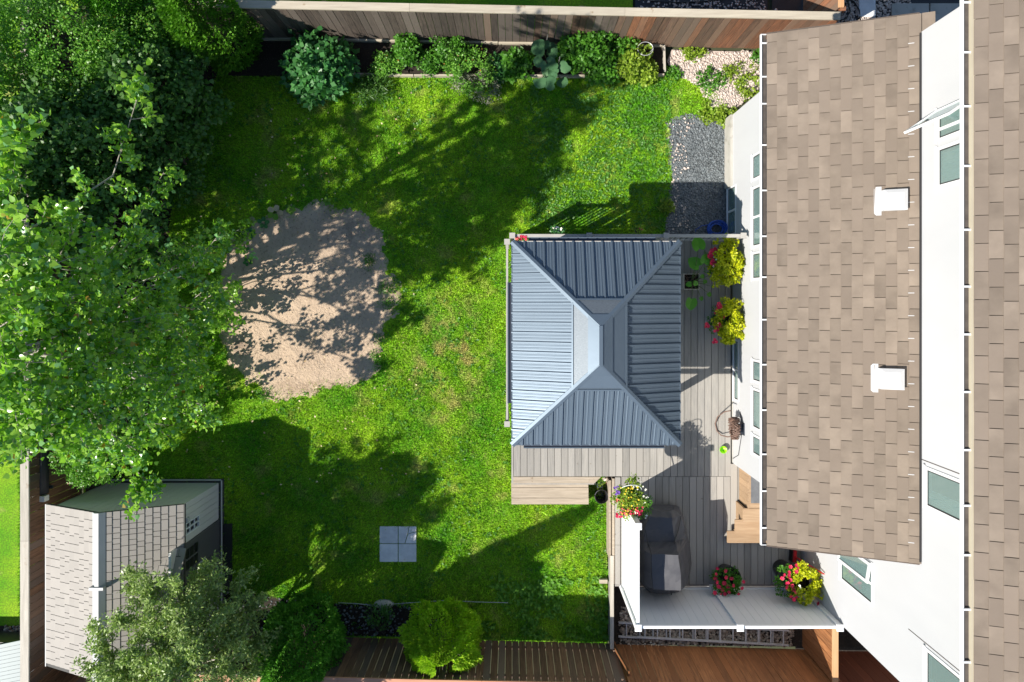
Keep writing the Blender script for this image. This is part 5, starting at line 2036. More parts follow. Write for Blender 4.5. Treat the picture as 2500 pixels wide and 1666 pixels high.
def big_leaf(parent, p, d, size, mat_, tilt=.0, wid=.95, n=16, cup=.10, notch=.12, name='leaf', wave=.02):
    """one broad leaf blade with a folded midrib"""
    p, d = Vector(p), Vector(d)
    d = Vector((d.x, d.y, 0)).normalized()
    s = Vector((-d.y, d.x, 0))
    mm = MB()
    vs = []
    rings = 3
    c = p + Vector((0, 0, 0))
    out = []
    for k in range(n):
        t = 2 * math.pi * k / n
        x = math.cos(t)
        y = math.sin(t)
        rr = 1 - notch * max(0, -x) ** 3 * 1.8 + .05 * math.sin(5 * t + p.x * 9)
        out.append((x * rr, y * rr * wid))
    vs.append(c)
    for r_ in range(1, rings + 1):
        f = r_ / rings
        for (x, y) in out:
            z = cup * size * abs(y) * f - .10 * size * (x * f) ** 2 + wave * size * math.sin(7 * x + 5 * y)
            vs.append(c + d * (x * f * size) + s * (y * f * size) + Vector((0, 0, z + tilt * x * f * size)))
    fs = [(0, 1 + k, 1 + (k + 1) % n) for k in range(n)]
    for r_ in range(rings - 1):
        for k in range(n):
            fs.append((1 + r_ * n + k, 1 + (r_ + 1) * n + k, 1 + (r_ + 1) * n + (k + 1) % n, 1 + r_ * n + (k + 1) % n))
    mm.add(vs, fs)
    return mm.build(name, mat_, parent, smooth=True)


sq = thing('squash_plant', 'squash plant with large round blue-green leaves in the bed', 'plant', (*at(1345, 165, 0).xy, .06))
mm = MB()
b0 = Vector((*at(1345, 165, 0).xy, .06))
for (px, py, r) in ((1318, 118, 23), (1345, 122, 20), (1333, 112, 14), (1350, 130, 14), (1318, 150, 17), (1342, 152, 15), (1350, 163, 14), (1380, 163, 17), (1340, 172, 20), (1352, 178, 16), (1318, 200, 18), (1345, 205, 19), (1372, 200, 16), (1352, 190, 14),
                    (1330, 160, 12), (1385, 158, 10)):
    z = RNG.uniform(.35, .62)
    p = at(px, py, z)
    big_leaf(sq, p, unit(1)[0], r * .0080, L_SQ, tilt=RNG.uniform(-.25, .25), wid=1.0, notch=.3)
    mm.tube([b0, b0.lerp(p, .6) + Vector((0, 0, .05)), p - Vector((0, 0, .01))], [.012, .009, .006], 5)
mm.build('stems', STEM, sq)
# bare support stakes in the bed
for i, (px, py) in enumerate(((1362, 160), (1333, 108))):
    c = at(px, py, .3)
    mm = MB()
    mm.tube([(c.x, c.y, .05), (c.x + .01, c.y, .8)], .008, 6)
    tagit(mm.build('garden_stake', CAPY), ('pale stake standing right of the squash leaves', 'pale stake standing behind the squash leaves')[i], 'stake')
c = at(1570, 130, .3)
mm = MB()
mm.tube([c + Vector((math.cos(t) * .16, math.sin(t) * .14, .25)) for t in np.linspace(0, 6.283, 22)], .006, 5)
for t in (0, 2.1, 4.2):
    mm.tube([(c.x + math.cos(t) * .16, c.y + math.sin(t) * .14, .55), (c.x + math.cos(t) * .10, c.y + math.sin(t) * .10, .05)], .006, 5)
tagit(mm.build('tomato_cage', ALU), 'round wire plant support at the bare end of the bed', 'plant support')

# weeds on the white gravel and along the lawn edge
for (px, py, r, lab, sd) in ((1690, 130, .22, 'weed clump by the fence end on the white gravel', 50), (1735, 195, .30, 'weed patch on the left of the white gravel', 51), (1800, 180, .30, 'weed patch in the middle of the white gravel', 52),
                             (1830, 215, .28, 'weed patch below the white gravel near the gutter', 53), (1855, 140, .14, 'weed tuft at the gutter end', 54), (1735, 275, .26, 'weed patch above the grey gravel', 55),
                             (1780, 285, .22, 'weed patch against the house corner', 56), (1640, 180, .16, 'leafy weed beside the bed corner', 57), (1625, 505, .14, 'leafy weed at the edge of the grey gravel', 58)):
    c = at(px, py, .05)
    bush('weed_patch', lab, 'weeds', (c.x, c.y, 0), (c.x, c.y, .03), (r * 1.15, r * .9, .05), int(14 + 60 * r), (.04, .09), 16, (.03, .075), L_VEGY if sd % 3 else L_VEG, seed=sd, up=1.0, bark=STEM, stem_r=.003, stems=4, top=-.1)


# broad lawn weeds as one mass
def rosettes(n, region, size):
    x = NP.uniform(region[0], region[1], n)
    y = NP.uniform(region[2], region[3], n)
    k = inside(LAWN_POLY, x, y) & ~inside(SAND, x, y) & ~inside(PAVR, x, y) & ((wob(x, y, .5) > -.1) | (x > 1.6))
    x, y = x[k], y[k]
    per = 7
    n = len(x)
    X, Y = np.repeat(x, per), np.repeat(y, per)
    az = NP.uniform(0, 6.283, n * per)
    P = np.stack([X, Y, np.full(n * per, .03)], 1) + NP.normal(0, .012, (n * per, 3)) * np.array([1, 1, .5])
    D = np.stack([np.cos(az), np.sin(az), np.full(n * per, .45)], 1)
    Nn = np.array([0, 0, 1.0]) + NP.normal(0, .3, (n * per, 3))
    return leaf_cloud(P, D, Nn, NP.uniform(size[0], size[1], n * per), .6)


V1, F1 = rosettes(1500, (.4, 3.4, 1.6, 5.0), (.03, .065))
V2, F2 = rosettes(3000, (-6.5, 2.1, -7.2, 5.0), (.03, .06))
o = np_mesh('lawn_weeds', np.concatenate([V1, V2]), np.concatenate([F1, F2 + len(V1)]), L_VEG, org=(0, 0, 0))
o['kind'] = 'stuff'
tagit(o, 'broad-leaved weeds and clover growing in the lawn', 'weeds')
V, Fc = rosettes(420, (-1.0, 2.1, -7.2, -5.9), (.05, .10))
o = np_mesh('long_grass', V, Fc, L_CED, org=(0, 0, 0))
o['kind'] = 'stuff'
tagit(o, 'coarse long weeds in the shade along the near fence', 'weeds')
# fallen leaves on the dark lawn
n = 260
x, y = NP.uniform(-7.2, -2.0, n), NP.uniform(-4.2, 4.6, n)
P = np.stack([x, y, np.full(n, .07)], 1)
V, Fc = leaf_cloud(P, unit(n) * np.array([1, 1, .2]), np.array([0, 0, 1.0]) + NP.normal(0, .4, (n, 3)), NP.uniform(.03, .06, n), .7)
o = np_mesh('fallen_leaves', V, Fc, L_FALL, org=(0, 0, 0))
o['kind'] = 'stuff'
tagit(o, 'small pale fallen leaves strewn on the shaded lawn', 'leaves')
# little maple seedlings around the sand
mp = []
for i, (px, py, s, where) in enumerate(((672, 520, .16, 'at the far rim of the sand circle, the browning one'), (712, 512, .11, 'just right of the browning one'), (582, 592, .10, 'on the left rim of the sand circle'), (800, 493, .09, 'at the top of the sand circle'),
                                        (645, 545, .12, 'in the shade on the far sand'), (610, 570, .12, 'in the shade left of the far sand'), (606, 640, .09, 'lowest in the shaded sand'), (600, 612, .09, 'between the shaded seedlings'))):
    c = at(px, py, .05)
    r_ = thing('maple_seedling', 'maple seedling ' + where, 'seedling', (c.x, c.y, 0), 'maple seedlings round the sand')
    for k in range(5):
        a = k * 1.257 + i
        big_leaf(r_, c + Vector((math.cos(a) * s * .6, math.sin(a) * s * .6, .02 * k)), (math.cos(a), math.sin(a), 0), s * .5, L_FALL if (i == 0 and k < 3) else (L_MAPLE if i < 4 else L_SUNF), wid=.8, n=10, wave=.06)  # seedlings in shade take a darker leaf, so their shade is painted in
    mm = MB()
    mm.tube([(c.x, c.y, 0), (c.x, c.y, .06)], .004, 5)
    mm.build('stem', STEM, r_)
# tufts of grass creeping into the sand
for i, (px, py) in enumerate(((905, 640), (945, 705), (945, 745), (935, 830), (925, 870), (640, 960))):
    c = at(px, py, .02)
    bush('grass_tuft', ('grass tuft on the far right rim of the sand', 'grass tuft upper right in the sand', 'small grass tuft right in the sand', 'grass tuft lower right in the sand', 'grass clump on the lower right sand rim', 'grass tuft on the lower left sand rim')[i],
         'grass', (c.x, c.y, 0), (c.x, c.y, .02), (.16, .14, .07), 10, (.05, .09), 22, (.05, .09), L_VEG, seed=70 + i, ratio=.2, bark=STEM, stem_r=.002, stems=2, top=-.1)
pebbles('sand_crumbs', SAND, 55, (.006, .014), PEBB, .012, 'dark crumbs and small stones scattered on the sand')
# shrub stump and stones in the near mulch bed
c = at(925, 1500, .25)
bush('bare_shrub', 'sparse dark shrub in the mulch bed at the near fence', 'shrub', (*at(938, 1545, 0).xy, 0), (c.x, c.y, .3), (.30, .26, .25), 14, (.08, .13), 26, (.04, .07), L_DARK, seed=80, stem_r=.02)
pebbles('mulch_chips', BED, 420, (.012, .03), PEBG, .004, 'bark chips and stones strewn over the mulch bed', drop=lambda x, y: NP.uniform(0, 1, x.shape) < .5)
c = at(938, 1474, 0)
mm = MB()
mm.lathe((c.x, c.y, 0), [(.22, 0), (.21, .05), (.15, .09), (.001, .10)], 16, 1.0, .45)
tagit(mm.build('garden_stone', CONC, smooth=True), 'flat grey stone at the rim of the mulch bed', 'stone')
mm = MB()
mm.tube([at(px, py, .06 + .02 * (i % 2)) for i, (px, py) in enumerate(((826, 1472), (870, 1474), (905, 1478), (930, 1477), (975, 1474), (1030, 1470), (1090, 1466), (1160, 1470), (1240, 1472)))], .006, 5)
tagit(mm.build('edging_wire', ALU), 'thin wire edging along the mulch bed', 'wire')
# ------------------------------------------------------------------ pavers
x0, y0, x1, y1 = PAV_PX
names = ('pale square paver, far left of the four in the lawn', 'cracked square paver, far right of the four in the lawn', 'square paver, near left of the four in the lawn', 'square paver, near right of the four in the lawn')
cx, cy = 972, 1328
for i, (a, b, c, d) in enumerate(((x0, y0, cx, cy), (cx, y0, x1, cy), (x0, cy, cx, y1), (cx, cy, x1, y1))):
    p, q = at(a, b, .03), at(c, d, .03)
    xa, xb, yb, ya = p.x + .008, q.x - .008, p.y - .008, q.y + .008
    if i == 1:
        r_ = thing('paver', names[i], 'paver', ((xa + xb) / 2, (ya + yb) / 2, 0), 'pavers in the lawn')
        # broken across in three pieces
        m1, m2, m3 = (xa + (xb - xa) * .36, ya), (xa + (xb - xa) * .60, yb), (xa + (xb - xa) * .52, ya + (yb - ya) * .55)
        g = .007
        for poly in ([(xa, ya), (m1[0] - g, ya), (m3[0] - g, m3[1]), (m2[0] - g, yb), (xa, yb)],
                     [(m2[0] + g, yb), (m3[0] + g, m3[1] + g), (xb, yb - .10), (xb, yb)],
                     [(m1[0] + g, ya), (xb, ya), (xb, yb - .10 - g * 2), (m3[0] + g, m3[1] - g)]):
            MB().prism(poly if True else poly[::-1], .0, .035 + RNG.uniform(-.003, .003)).build('fragment', PAVER, r_, bevel=.004)
    else:
        mm = MB()
        mm.box(xa, xb, ya, yb, .0, .034 + RNG.uniform(-.003, .004))
        tagit(mm.build('paver', PAVER, bevel=.005), names[i], 'paver', 'pavers in the lawn')

# ------------------------------------------------------------------ ladder
ld = thing('ladder', 'aluminium extension ladder lying on the river stones', 'ladder', (*at(1720, 1555, 0).xy, .03))
for (lx0, lx1, dz, off) in ((1510, 1900, .06, 0.0), (1556, 1925, .115, -.012)):
    ya0, ya1 = at(lx0, 1522, dz).y, at(lx0, 1556, dz).y
    a = at(lx0, 1520, dz)
    b = at(lx1, 1538, dz)
    c = at(lx0, 1554, dz)
    d = at(lx1, 1574, dz)
    for p, q in ((a, b), (c, d)):
        mm = MB()
        mm.bar((p.x, p.y + off, dz), (q.x, q.y + off, dz), .028, .05)
        mm.build('stile', ALU, ld)
    n = 12
    for i in range(n):
        t = (i + .6) / n
        p, q = a.lerp(b, t), c.lerp(d, t)
        mm = MB()
        mm.tube([(p.x, p.y - .015 + off, dz), (q.x, q.y + .015 + off, dz)], .015, 8)
        mm.build('rung', ALU, ld)

# ------------------------------------------------------------------ hoses, bucket, bowl, broom
c = at(1750, 560, .08)
mm = MB()
pts = []
for i in range(260):
    t = i * .24
    r_ = .17 + .035 * math.sin(i * .045) + .02 * math.sin(i * .31)
    pts.append((c.x + .02 * math.sin(i * .05) + r_ * math.cos(t), c.y + .015 * math.cos(i * .07) + r_ * .82 * math.sin(t), .03 + .0005 * i))
mm.tube(pts, .011, 6)
pts = [at(1700, 570, .02), at(1698, 562, .02), at(1712, 552, .03), at(1735, 548, .05)]
mm2 = MB()
mm2.tube(pts, .008, 6)
hz = thing('blue_hose', 'coiled bright blue garden hose on the grey gravel', 'hose', (c.x, c.y, .01))
mm.build('coil', BLUEP, hz, smooth=True)
mm2.build('loose_end', BLUEP, hz, smooth=True)

hc = Vector((XW - .17, at(1790, 1045, .95).y, 0))
hr = thing('hose_hanger', 'brown braided hose looped on a hanger on the house wall', 'hose', (XW - .05, hc.y, .75))
mm = MB()
pts = []
for i in range(240):
    t = i * .26
    ry, rz = .19 + .03 * math.sin(i * .09), .20 + .03 * math.sin(i * .13)
    pts.append((XW - .06 - .18 * ((i * 37) % 60) / 60.0 - .02 * math.sin(t), hc.y + ry * math.cos(t), .98 + rz * math.sin(t)))
mm.tube(pts, .012, 6)
mm.build('coil', BROWNH, hr, smooth=True)
mm = MB()
a = at(1784, 1003, .8)
pts = [at(1784, 1003, .85), at(1768, 1006, .7), at(1752, 1018, .55), at(1746, 1035, .47), at(1750, 1052, .47), at(1760, 1063, .5), at(1775, 1067, .6), at(1790, 1066, .75)]
mm.tube(pts, .012, 6)
mm.build('loose_loop', BROWNH, hr, smooth=True)
mm = MB()
mm.box(XW - .14, XW - .001, hc.y - .10, hc.y + .10, 1.02, 1.06)
mm.box(XW - .016, XW - .001, hc.y - .12, hc.y + .12, .9, 1.15)
mm.build('bracket', METALD, hr)

c = at(1765, 1098, DECK_Z + .05)
mm = MB()
mm.lathe((c.x, c.y, DECK_Z), [(.001, .004), (.05, .004), (.072, .085), (.078, .085), (.078, .08), (.056, .0), (.001, .0)], 20)
bo = mm.build('lime_bowl', LIME, smooth=True)
tagit(bo, 'small lime green bowl on the deck', 'bowl')

c = at(1468, 1212, .22)
mm = MB()
mm.lathe((c.x, c.y, 0), [(.001, .02), (.105, .02), (.135, .27), (.142, .275), (.147, .27), (.147, .255), (.14, .255), (.112, .0), (.001, .0)], 24)
bk = thing('black_bucket', 'black plastic bucket between the step and the deck', 'bucket', (c.x, c.y, 0))
mm.build('tub', BLACKP, bk, smooth=True)
mm = MB()
mm.tube([(c.x + .145 * math.cos(t), c.y + .145 * math.sin(t), .26 + .004) for t in np.linspace(.2, 2.9, 14)], .004, 5)
mm.build('handle', ALU, bk)
# little wire lantern stand behind the bucket
c = at(1462, 1180, .2)
ln = thing('wire_lantern', 'small dark wire lantern stand behind the black bucket', 'lantern', (c.x, c.y, 0))
mm = MB()
for dx_, dy_ in ((-.06, -.06), (.06, -.06), (.06, .06), (-.06, .06)):
    mm.tube([(c.x + dx_, c.y + dy_, 0), (c.x + dx_ * .8, c.y + dy_ * .8, .38)], .006, 5)
for z, s in ((.1, .057), (.38, .048)):
    mm.tube([(c.x - s, c.y - s, z), (c.x + s, c.y - s, z), (c.x + s, c.y + s, z), (c.x - s, c.y + s, z), (c.x - s, c.y - s, z)], .006, 5)
mm.build('frame', METALD, ln)
mm = MB()
mm.tube([(c.x - .048, c.y, .38), (c.x - .02, c.y, .52), (c.x + .02, c.y, .52), (c.x + .048, c.y, .38)], .005, 5)
mm.build('handle', METALD, ln)
for i, (px, py) in enumerate(((1478, 1170), (1485, 1182))):
    c = at(px, py, .04)
    mm = MB()
    mm.lathe((c.x, c.y, 0), [(.001, .0), (.06, .0), (.065, .03), (.04, .07), (.001, .08)], 9, 1, .8)
    tagit(mm.build('garden_stone', TERRA if i else PEBW, smooth=False), ('pale stone beside the wire lantern', 'reddish stone by the deck rim near the bucket')[i], 'stone')

# broom with a long dustpan handle
br = thing('red_broom', 'red broom leaning on the deck below the roof edge', 'broom', (*at(1935, 1358, DECK_Z).xy, DECK_Z))
a, b = at(1936, 1340, DECK_Z + .06), at(1934, 1368, DECK_Z + .06)
mm = MB()
mm.bar((a.x, a.y, DECK_Z + .17), (b.x, b.y, DECK_Z + .17), .06, .05)
mm.build('head', REDP, br)
mm = MB()
for i in range(9):
    t = i / 8
    p = a.lerp(b, t)
    mm.bar((p.x - .03, p.y, DECK_Z + .005), (p.x - .005, p.y, DECK_Z + .145), .05, .022, up=(0, 1, 0))
mm.build('bristles', BLACKP, br)
mm = MB()
e = at(2028, 1402, 1.55)
e = Vector((min(e.x, XM - .03), e.y, 1.55))
mm.tube([((a + b) / 2 + Vector((0, 0, .13))), e], .013, 8)
mm.build('handle', REDP, br)

# ------------------------------------------------------------------ flower pots
def blossom_mesh(mat_, r=.035):
    mm_ = MB()
    n = 10
    vs = [(0, 0, 0)]
    for k in range(n):
        t = 2 * math.pi * k / n
        rr = r * (1.0 if k % 2 == 0 else .82)
        vs.append((rr * math.cos(t), rr * math.sin(t), .3 * r * (1 if k % 2 else .7)))
    mm_.add(vs, [(0, 1 + k, 1 + (k + 1) % n) for k in range(n)])
    return mm_.mesh('blossom', mat_)


BLO = {k: blossom_mesh(mt) for k, mt in (('pink', PINK), ('coral', CORAL), ('violet', VIOLET), ('cream', CREAMP), ('yellow', YELLOWP))}


def blossoms(root, kind, spots, size=1.0):
    for (x, y, z) in spots:
        piece('blossom', BLO[kind], (x, y, z), root, (RNG.uniform(-.5, .3), RNG.uniform(-.5, .3), RNG.uniform(0, 6)), (size * RNG.uniform(.75, 1.2),) * 3)


def foliage(root, c, r, n, per, size, mat_, seed, name='foliage', up=.8, ratio=.8, lump=.25):
    pts = shell_points(c, r, n, lump, -.3, seed)
    V, Fc = clump_leaves(pts, NP.uniform(.04, .08, len(pts)), per, size, up, ratio)
    V[:, 2] = np.maximum(V[:, 2], DECK_Z + .02)
    o = np_mesh(name, V, Fc, mat_, root)
    o['kind'] = 'stuff'
    return pts


def tub(root, c, z0, z1, r0, r1, mat_):
    mm_ = MB()
    mm_.lathe((c[0], c[1], 0), [(.001, z0), (r0, z0), (r1, z1), (r1 - .015, z1), (r1 - .03, z1 - .05), (.001, z1 - .05)], 22)
    mm_.build('pot', mat_, root, smooth=False)
    mm_ = MB()
    mm_.lathe((c[0], c[1], 0), [(r1 - .03, z1 - .045), (.001, z1 - .03)], 14)
    mm_.build('soil', SOIL, root)


# two lime planters on the wall side of the gazebo
for (px, py, ra, rb, lab, pk, sd) in ((1780, 642, .31, .44, 'tall planter of lime foliage nearest the railing, with crimson petunias', ((1738, 612), (1735, 618), (1745, 608), (1740, 637), (1744, 642), (1735, 622), (1748, 612)), 90),
                                      (1783, 786, .26, .40, 'tall planter of lime foliage with trailing crimson petunias, farther from the railing', ((1755, 742), (1750, 758), (1760, 770), (1748, 802), (1755, 792), (1725, 792), (1745, 830), (1757, 746)), 91)):
    z = 1.18
    c = at(px, py, z)
    c.x = min(c.x, XW - ra - .02)
    r_ = thing('lime_planter', lab, 'planter', (c.x, c.y, DECK_Z), 'lime planters by the wall')
    tub(r_, (c.x, c.y), DECK_Z, DECK_Z + .52, .17, .21, BLACKP)
    foliage(r_, (c.x, c.y, z - .12), (ra, rb, .24), 95, 44, (.03, .06), L_LIME, sd)
    foliage(r_, (c.x - ra * .85, c.y + .02, z - .22), (.14, .26, .14), 14, 22, (.025, .05), L_VEG, sd + 5, 'petunia_leaves')
    blossoms(r_, 'pink', [tuple(at(x + dx_, y + dy_, z - .03)) for x, y in pk for dx_, dy_ in ((0, 0), (4, 5), (-3, 6))], 1.25)
    blossoms(r_, 'cream', [(c.x - ra * .9 + RNG.uniform(-.05, .05), c.y + RNG.uniform(-.1, .15), z - .02) for _ in range(4)], .6)

# red petunia pot and the mixed pot by the screen
c = at(1776, 1424, DECK_Z + .45)
r_ = thing('petunia_pot', 'black pot of crimson petunias in front of the white screen', 'flower pot', (c.x, c.y, DECK_Z))
tub(r_, (c.x + .08, c.y + .05), DECK_Z, DECK_Z + .34, .17, .24, BLACKP)
pts = foliage(r_, (c.x, c.y, DECK_Z + .36), (.27, .29, .16), 40, 30, (.025, .055), L_VEG, 95)
sp = [(1752, 1388), (1748, 1402), (1746, 1412), (1771, 1394), (1772, 1410), (1750, 1422), (1768, 1424), (1777, 1432), (1764, 1440), (1760, 1450), (1780, 1446), (1777, 1460), (1815, 1421), (1811, 1436), (1803, 1450), (1745, 1448), (1790, 1430), (1755, 1432),
      (1786, 1412), (1770, 1450)]
blossoms(r_, 'pink', [tuple(at(x, y, DECK_Z + .53 + RNG.uniform(-.05, .03))) for x, y in sp], 1.3)
c = at(1950, 1432, DECK_Z + .9)
r_ = thing('mixed_pot', 'dark pot of lime foliage and crimson petunias in the screen corner', 'flower pot', (c.x, c.y, DECK_Z))
c2 = at(1968, 1432, DECK_Z + 1.0)
tub(r_, (c2.x - .10, c2.y - .02), DECK_Z, DECK_Z + .82, .17, .24, BLACKP)
foliage(r_, (c2.x, c2.y, DECK_Z + .92), (.28, .34, .17), 60, 40, (.03, .06), L_LIME, 97)
foliage(r_, (c2.x - .34, c2.y + .02, DECK_Z + .84), (.18, .33, .14), 26, 26, (.025, .05), L_VEG, 98, 'petunia_leaves')
sp = [(1943, 1380), (1930, 1384), (1926, 1398), (1944, 1396), (1910, 1412), (1925, 1406), (1930, 1416), (1922, 1424), (1934, 1430), (1937, 1440), (1943, 1446), (1931, 1456), (1944, 1458), (1938, 1464), (1920, 1434), (1996, 1474), (1948, 1388), (1914, 1404)]
blossoms(r_, 'pink', [tuple(at(x, y, DECK_Z + 1.02 + RNG.uniform(-.05, .03))) for x, y in sp], 1.2)
blossoms(r_, 'cream', [tuple(at(1952 + i, 1430 + 3 * i, DECK_Z + 1.08)) for i in range(3)], .7)

# hanging basket on the screen's end post
c = at(1541, 1222, 1.95)
r_ = thing('flower_basket', 'overflowing basket of mixed flowers hung on the end of the white screen', 'flower basket', (c.x, c.y, 1.55))
tub(r_, (c.x, c.y), 1.52, 1.76, .14, .23, BLACKP)
pts = foliage(r_, (c.x, c.y, 1.80), (.29, .34, .20), 80, 36, (.02, .045), L_VEGY, 101)
white = [(c.x + .17 + RNG.uniform(-.13, .16), c.y + RNG.uniform(-.36, .32), 1.93 - RNG.uniform(0, .14)) for _ in range(60)]
foliage(r_, (c.x + .22, c.y - .08, 1.78), (.18, .32, .17), 30, 26, (.02, .04), L_VEG, 102, 'trailing_leaves')
blossoms(r_, 'cream', white, .52)
blossoms(r_, 'yellow', [(c.x + RNG.uniform(-.2, .14), c.y + RNG.uniform(-.25, .28), 1.99 - RNG.uniform(0, .05)) for _ in range(34)], .55)
blossoms(r_, 'coral', [(c.x - .20 + RNG.uniform(-.08, .16), c.y - .1 + RNG.uniform(-.18, .14), 1.97 - RNG.uniform(0, .08)) for _ in range(22)], .7)
blossoms(r_, 'pink', [(c.x + .10 + RNG.uniform(-.14, .12), c.y - .17 + RNG.uniform(-.10, .05), 1.98 - RNG.uniform(0, .05)) for _ in range(16)], .75)
blossoms(r_, 'pink', [(c.x - .19 + RNG.uniform(-.08, .06), c.y - .27 + RNG.uniform(-.05, .04), 1.92) for _ in range(8)], .75)
blossoms(r_, 'violet', [(c.x - .27 + RNG.uniform(-.05, .05), c.y + .16 + RNG.uniform(-.06, .08), 1.93) for _ in range(10)], .8)
mm = MB()
mm.tube([(c.x - .23 + .0 * t, c.y + .15 + .23 * math.cos(t) - .05, 1.76 + .36 * math.sin(t)) if False else (c.x - .22 * math.cos(t), c.y + .20 * math.sin(t) + .12, 1.78 + .30 * math.sin(t)) for t in np.linspace(0, math.pi, 18)], .007, 6)
mm.build('wire_handle', TRIM, r_)
mm = MB()
mm.tube([(sx, sye + .06, 1.2), (sx, sye + .08, 1.50), (c.x, c.y - .05, 1.51)], .012, 6)
mm.build('hanger_arm', METALD, r_)

# taro-like plant in a square wooden box
c = at(1688, 688, DECK_Z + .30)
r_ = thing('box_planter', 'square wooden box with big heart-shaped leaves beside the gazebo', 'planter', (c.x, c.y, DECK_Z))
hw = .165
for q in ((c.x - hw, c.x + hw, c.y - hw, c.y - hw + .018), (c.x - hw, c.x + hw, c.y + hw - .018, c.y + hw), (c.x - hw, c.x - hw + .018, c.y - hw + .019, c.y + hw - .019), (c.x + hw - .018, c.x + hw, c.y - hw + .019, c.y + hw - .019)):
    mm = MB()
    mm.box(*q, DECK_Z + .003, DECK_Z + .32)
    mm.build('side_board', CAPY, r_)
mm = MB()
mm.box(c.x - hw + .02, c.x + hw - .02, c.y - hw + .02, c.y + hw - .02, DECK_Z + .01, DECK_Z + .25)
mm.build('soil', SOIL, r_)
for (px, py, s, z, dx_, dy_) in ((1706, 600, .155, 1.15, -.2, .9), (1722, 637, .12, 1.10, .3, 1), (1700, 645, .15, 1.0, -.7, .5), (1688, 738, .135, .95, -.1, -1), (1684, 694, .065, .95, -1, -.2), (1697, 692, .06, .98, 1, -.3), (1714, 676, .05, .95, .5, .6),
                                 (1720, 688, .05, .9, 1, 0), (1731, 718, .055, .8, .6, -1), (1712, 728, .05, .8, .4, -1), (1744, 668, .06, .9, 1, .3), (1738, 700, .03, .8, 1, 0)):
    p = at(px, py, z)
    big_leaf(r_, p, (dx_, dy_, 0), s * 1.2, L_TARO, tilt=-.15, wid=.72, notch=.35)
    mm = MB()
    mm.tube([(c.x, c.y, DECK_Z + .24), Vector((c.x, c.y, DECK_Z + .24)).lerp(p, .5) + Vector((0, 0, .12)), p], [.009, .007, .004], 5)
    mm.build('stalk', STEM, r_)
mm = MB()
for i in range(26):
    a = RNG.uniform(0, 6.28)
    p = Vector((c.x + RNG.uniform(-.12, .12), c.y + RNG.uniform(-.12, .12), DECK_Z + .27))
    q = p + Vector((math.cos(a) * RNG.uniform(.05, .16), math.sin(a) * RNG.uniform(.05, .16), RNG.uniform(0, .08)))
    mm.tube([p, p.lerp(q, .5) + Vector((0, 0, .05)), q], .004, 4)
mm.build('dead_stems', BROWNH, r_)

# red flower box in the railing corner
c = at(1268, 583, 1.35)
r_ = thing('railing_flowers', 'small red flower box in the railing corner', 'flower box', (c.x, c.y, 1.2))
mm = MB()
mm.box(c.x - .12, c.x + .16, c.y - .05, c.y + .03, 1.18, 1.30)
mm.build('pot', BLACKP, r_)
foliage(r_, (c.x + .02, c.y, 1.32), (.14, .06, .05), 12, 16, (.02, .04), L_VEGY, 110)
blossoms(r_, 'pink', [(c.x + RNG.uniform(-.04, .14), c.y + RNG.uniform(-.03, .04), 1.40) for _ in range(9)], .8)
blossoms(r_, 'coral', [(c.x + RNG.uniform(-.12, .03), c.y + RNG.uniform(-.05, .03), 1.39) for _ in range(5)], .6)
blossoms(r_, 'cream', [(c.x + RNG.uniform(-.14, -.05), c.y + RNG.uniform(-.04, .06), 1.39) for _ in range(4)], .6)
for i, (px, lab) in enumerate(((1360, 'small white-flowered railing pot nearer the corner'), (1560, 'small leafy railing pot with one red bloom'))):
    c = at(px, 571, 1.4)
    r_ = thing('railing_pot', lab, 'flower pot', (c.x, c.y + .08, 1.25))
    mm = MB()
    mm.lathe((c.x, c.y + .08, 0), [(.001, 1.2), (.05, 1.2), (.07, 1.34), (.001, 1.33)], 14)
    mm.build('pot', (METAL, BLACKP)[i], r_)
    foliage(r_, (c.x, c.y + .08, 1.36), (.10, .05, .05), 9, 16, (.02, .045), L_VEGY if i else L_SUNF, 112 + i)
    blossoms(r_, ('cream', 'pink')[i], [(c.x + RNG.uniform(-.08, .08), c.y + .08 + RNG.uniform(-.04, .04), 1.43) for _ in range((4, 2)[i])], .6)

# ------------------------------------------------------------------ things at the far and left rims
c = at(92, 1150, 1.1)
r_ = thing('fabric_roll', 'black roll of landscape fabric standing by the left fence', 'roll', (c.x, c.y, 0))
ya, yb = at(92, 1030, 1.3).y, at(92, 1210, 1.3).y
xx = at(92, 1150, 1.3).x
mm = MB()
mm.tube([(xx, ya, 1.18), (xx + .01, (ya + yb) / 2, 1.18), (xx, yb, 1.18)], .115, 18)
mm.build('roll', FABRIC, r_, smooth=True)
mm = MB()
mm.tube([(xx + .02, ya + .02, 1.235), (xx + .025, yb + .02, 1.235)], .07, 12)
mm.build('fold', FABRIC, r_, smooth=True)
mm = MB()
mm.box(xx - .14, xx + .13, yb - .13, yb - .02, 1.16, 1.30)
mm.build('end_block', TRIM, r_)
for y in (ya - .1, yb + .1):
    mm = MB()
    mm.box(xx - .16, xx + .12, y - .03, y + .03, 1.02, 1.06)
    mm.build('bracket', METALD, r_)
for i, (px, py, w_) in enumerate(((52, 1085, .05), (49, 1242, .06), (43, 1428, .055), (36, 1617, .055))):
    c = at(px, py, 1.6)
    c.x = XF - .05
    mm = MB()
    mm.box(c.x - .02, c.x + .03, c.y - w_ * .7, c.y + w_ * .7, 1.50, 1.60)
    tagit(mm.build('fence_clip', GALV), ('metal clip on the left fence cap under the poplar', 'metal clip on the left fence cap beside the shed corner', 'metal clip on the left fence cap beside the shed roof', 'metal clip lowest on the left fence cap')[i], 'clip', 'clips on the left fence cap')
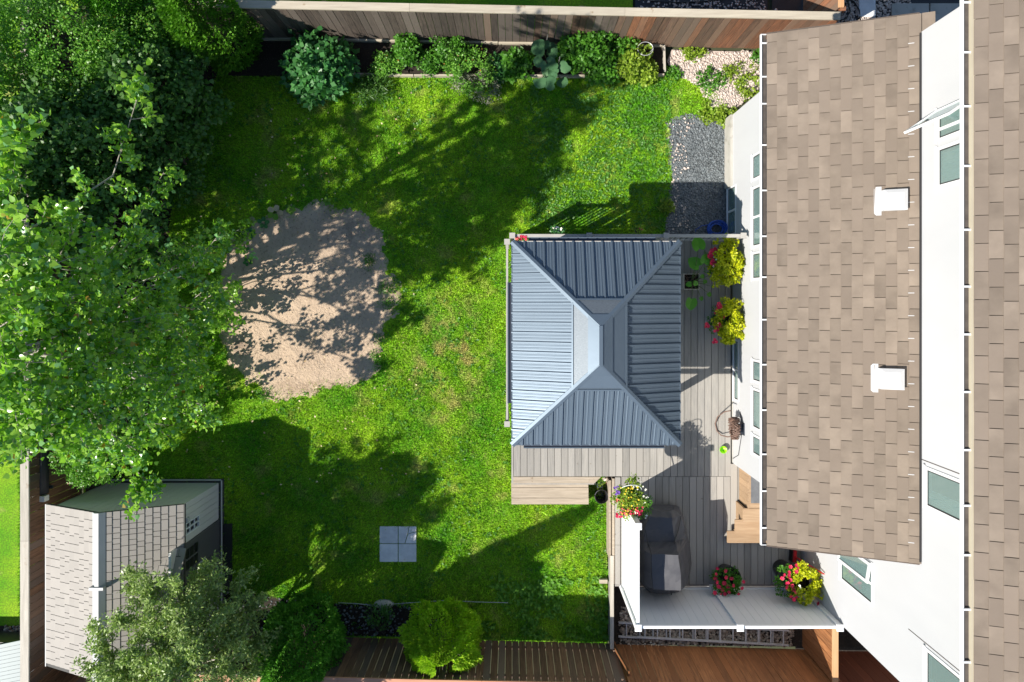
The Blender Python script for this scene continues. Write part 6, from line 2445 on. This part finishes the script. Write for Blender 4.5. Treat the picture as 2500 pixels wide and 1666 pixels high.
# pale slatted lid next door
r_ = thing('storage_box', 'pale blue ribbed storage box beyond the left fence', 'box', (-10.6, -7.8, 0))
mm = MB()
mm.box(-11.6, -9.75, -8.65, -7.05, 0, .52)
mm.build('body', CHAR, r_)
for i in range(20):
    y = -7.03 - i * .082
    mm = MB()
    mm.bar((-11.65, y - .30, .55), (-9.70, y + .10, .55), .075, .03)
    mm.build('lid_slat', PALEBLUE, r_)
mm = MB()
mm.box(-11.6, -9.75, -8.65, -7.10, .521, .534)
mm.build('lid', PALEBLUE, r_)

# pavers, hose and slabs behind the roof corner
for i, (x_, y_, w_, h_) in enumerate(((8.55, 6.12, .80, .62), (9.40, 6.10, .84, .66), (10.3, 6.1, .9, .66))):
    mm = MB()
    mm.box(x_ - w_ / 2, x_ + w_ / 2, y_ - h_ / 2, y_ + h_ / 2, 0, .05)
    tagit(mm.build('patio_slab', CONC, bevel=.006), ('pale patio slab nearest the roof corner', 'middle patio slab behind the roof corner', 'patio slab farthest right behind the roof')[i], 'slab', 'slabs behind the roof corner')
c = at(2118, 20, .05)
mm = MB()
mm.box(c.x - .18, c.x + .18, c.y - .18, c.y + .22, .005, .045)
tagit(mm.build('stepping_stone', PAVER, bevel=.01), 'grey square stepping stone among the pale stones', 'stepping stone')
mm = MB()
pts = [at(2100, 52, .03), at(2098, 25, .04), at(2085, 4, .05), at(2066, -4, .06), at(2050, 10, .07), at(2042, 35, .06), at(2050, 50, .05), at(2066, 46, .06), at(2076, 28, .07), at(2070, 5, .08), at(2060, -20, .06)]
mm.tube(pts, .014, 7)
tagit(mm.build('black_pipe', BLACKP, smooth=True), 'loop of black irrigation pipe on the stones behind the roof', 'pipe')
mm = MB()
mm.tube([at(1590, 2, .03), at(1640, 6, .04), at(1700, 5, .03), at(1760, 0, .04), at(1780, -10, .03)], .012, 7)
tagit(mm.build('black_pipe', BLACKP, smooth=True), 'black irrigation pipe along the top of the far fence', 'pipe')
# house corner light grey slab and downspout hole cover in the gutter
c = at(1869, 132, ZE - .05)
mm = MB()
mm.lathe((XE - .055, c.y, ZE - .088), [(.03, 0), (.03, .004), (.001, .004)], 14)
mm.build('gutter_outlet', BLACKP, house)
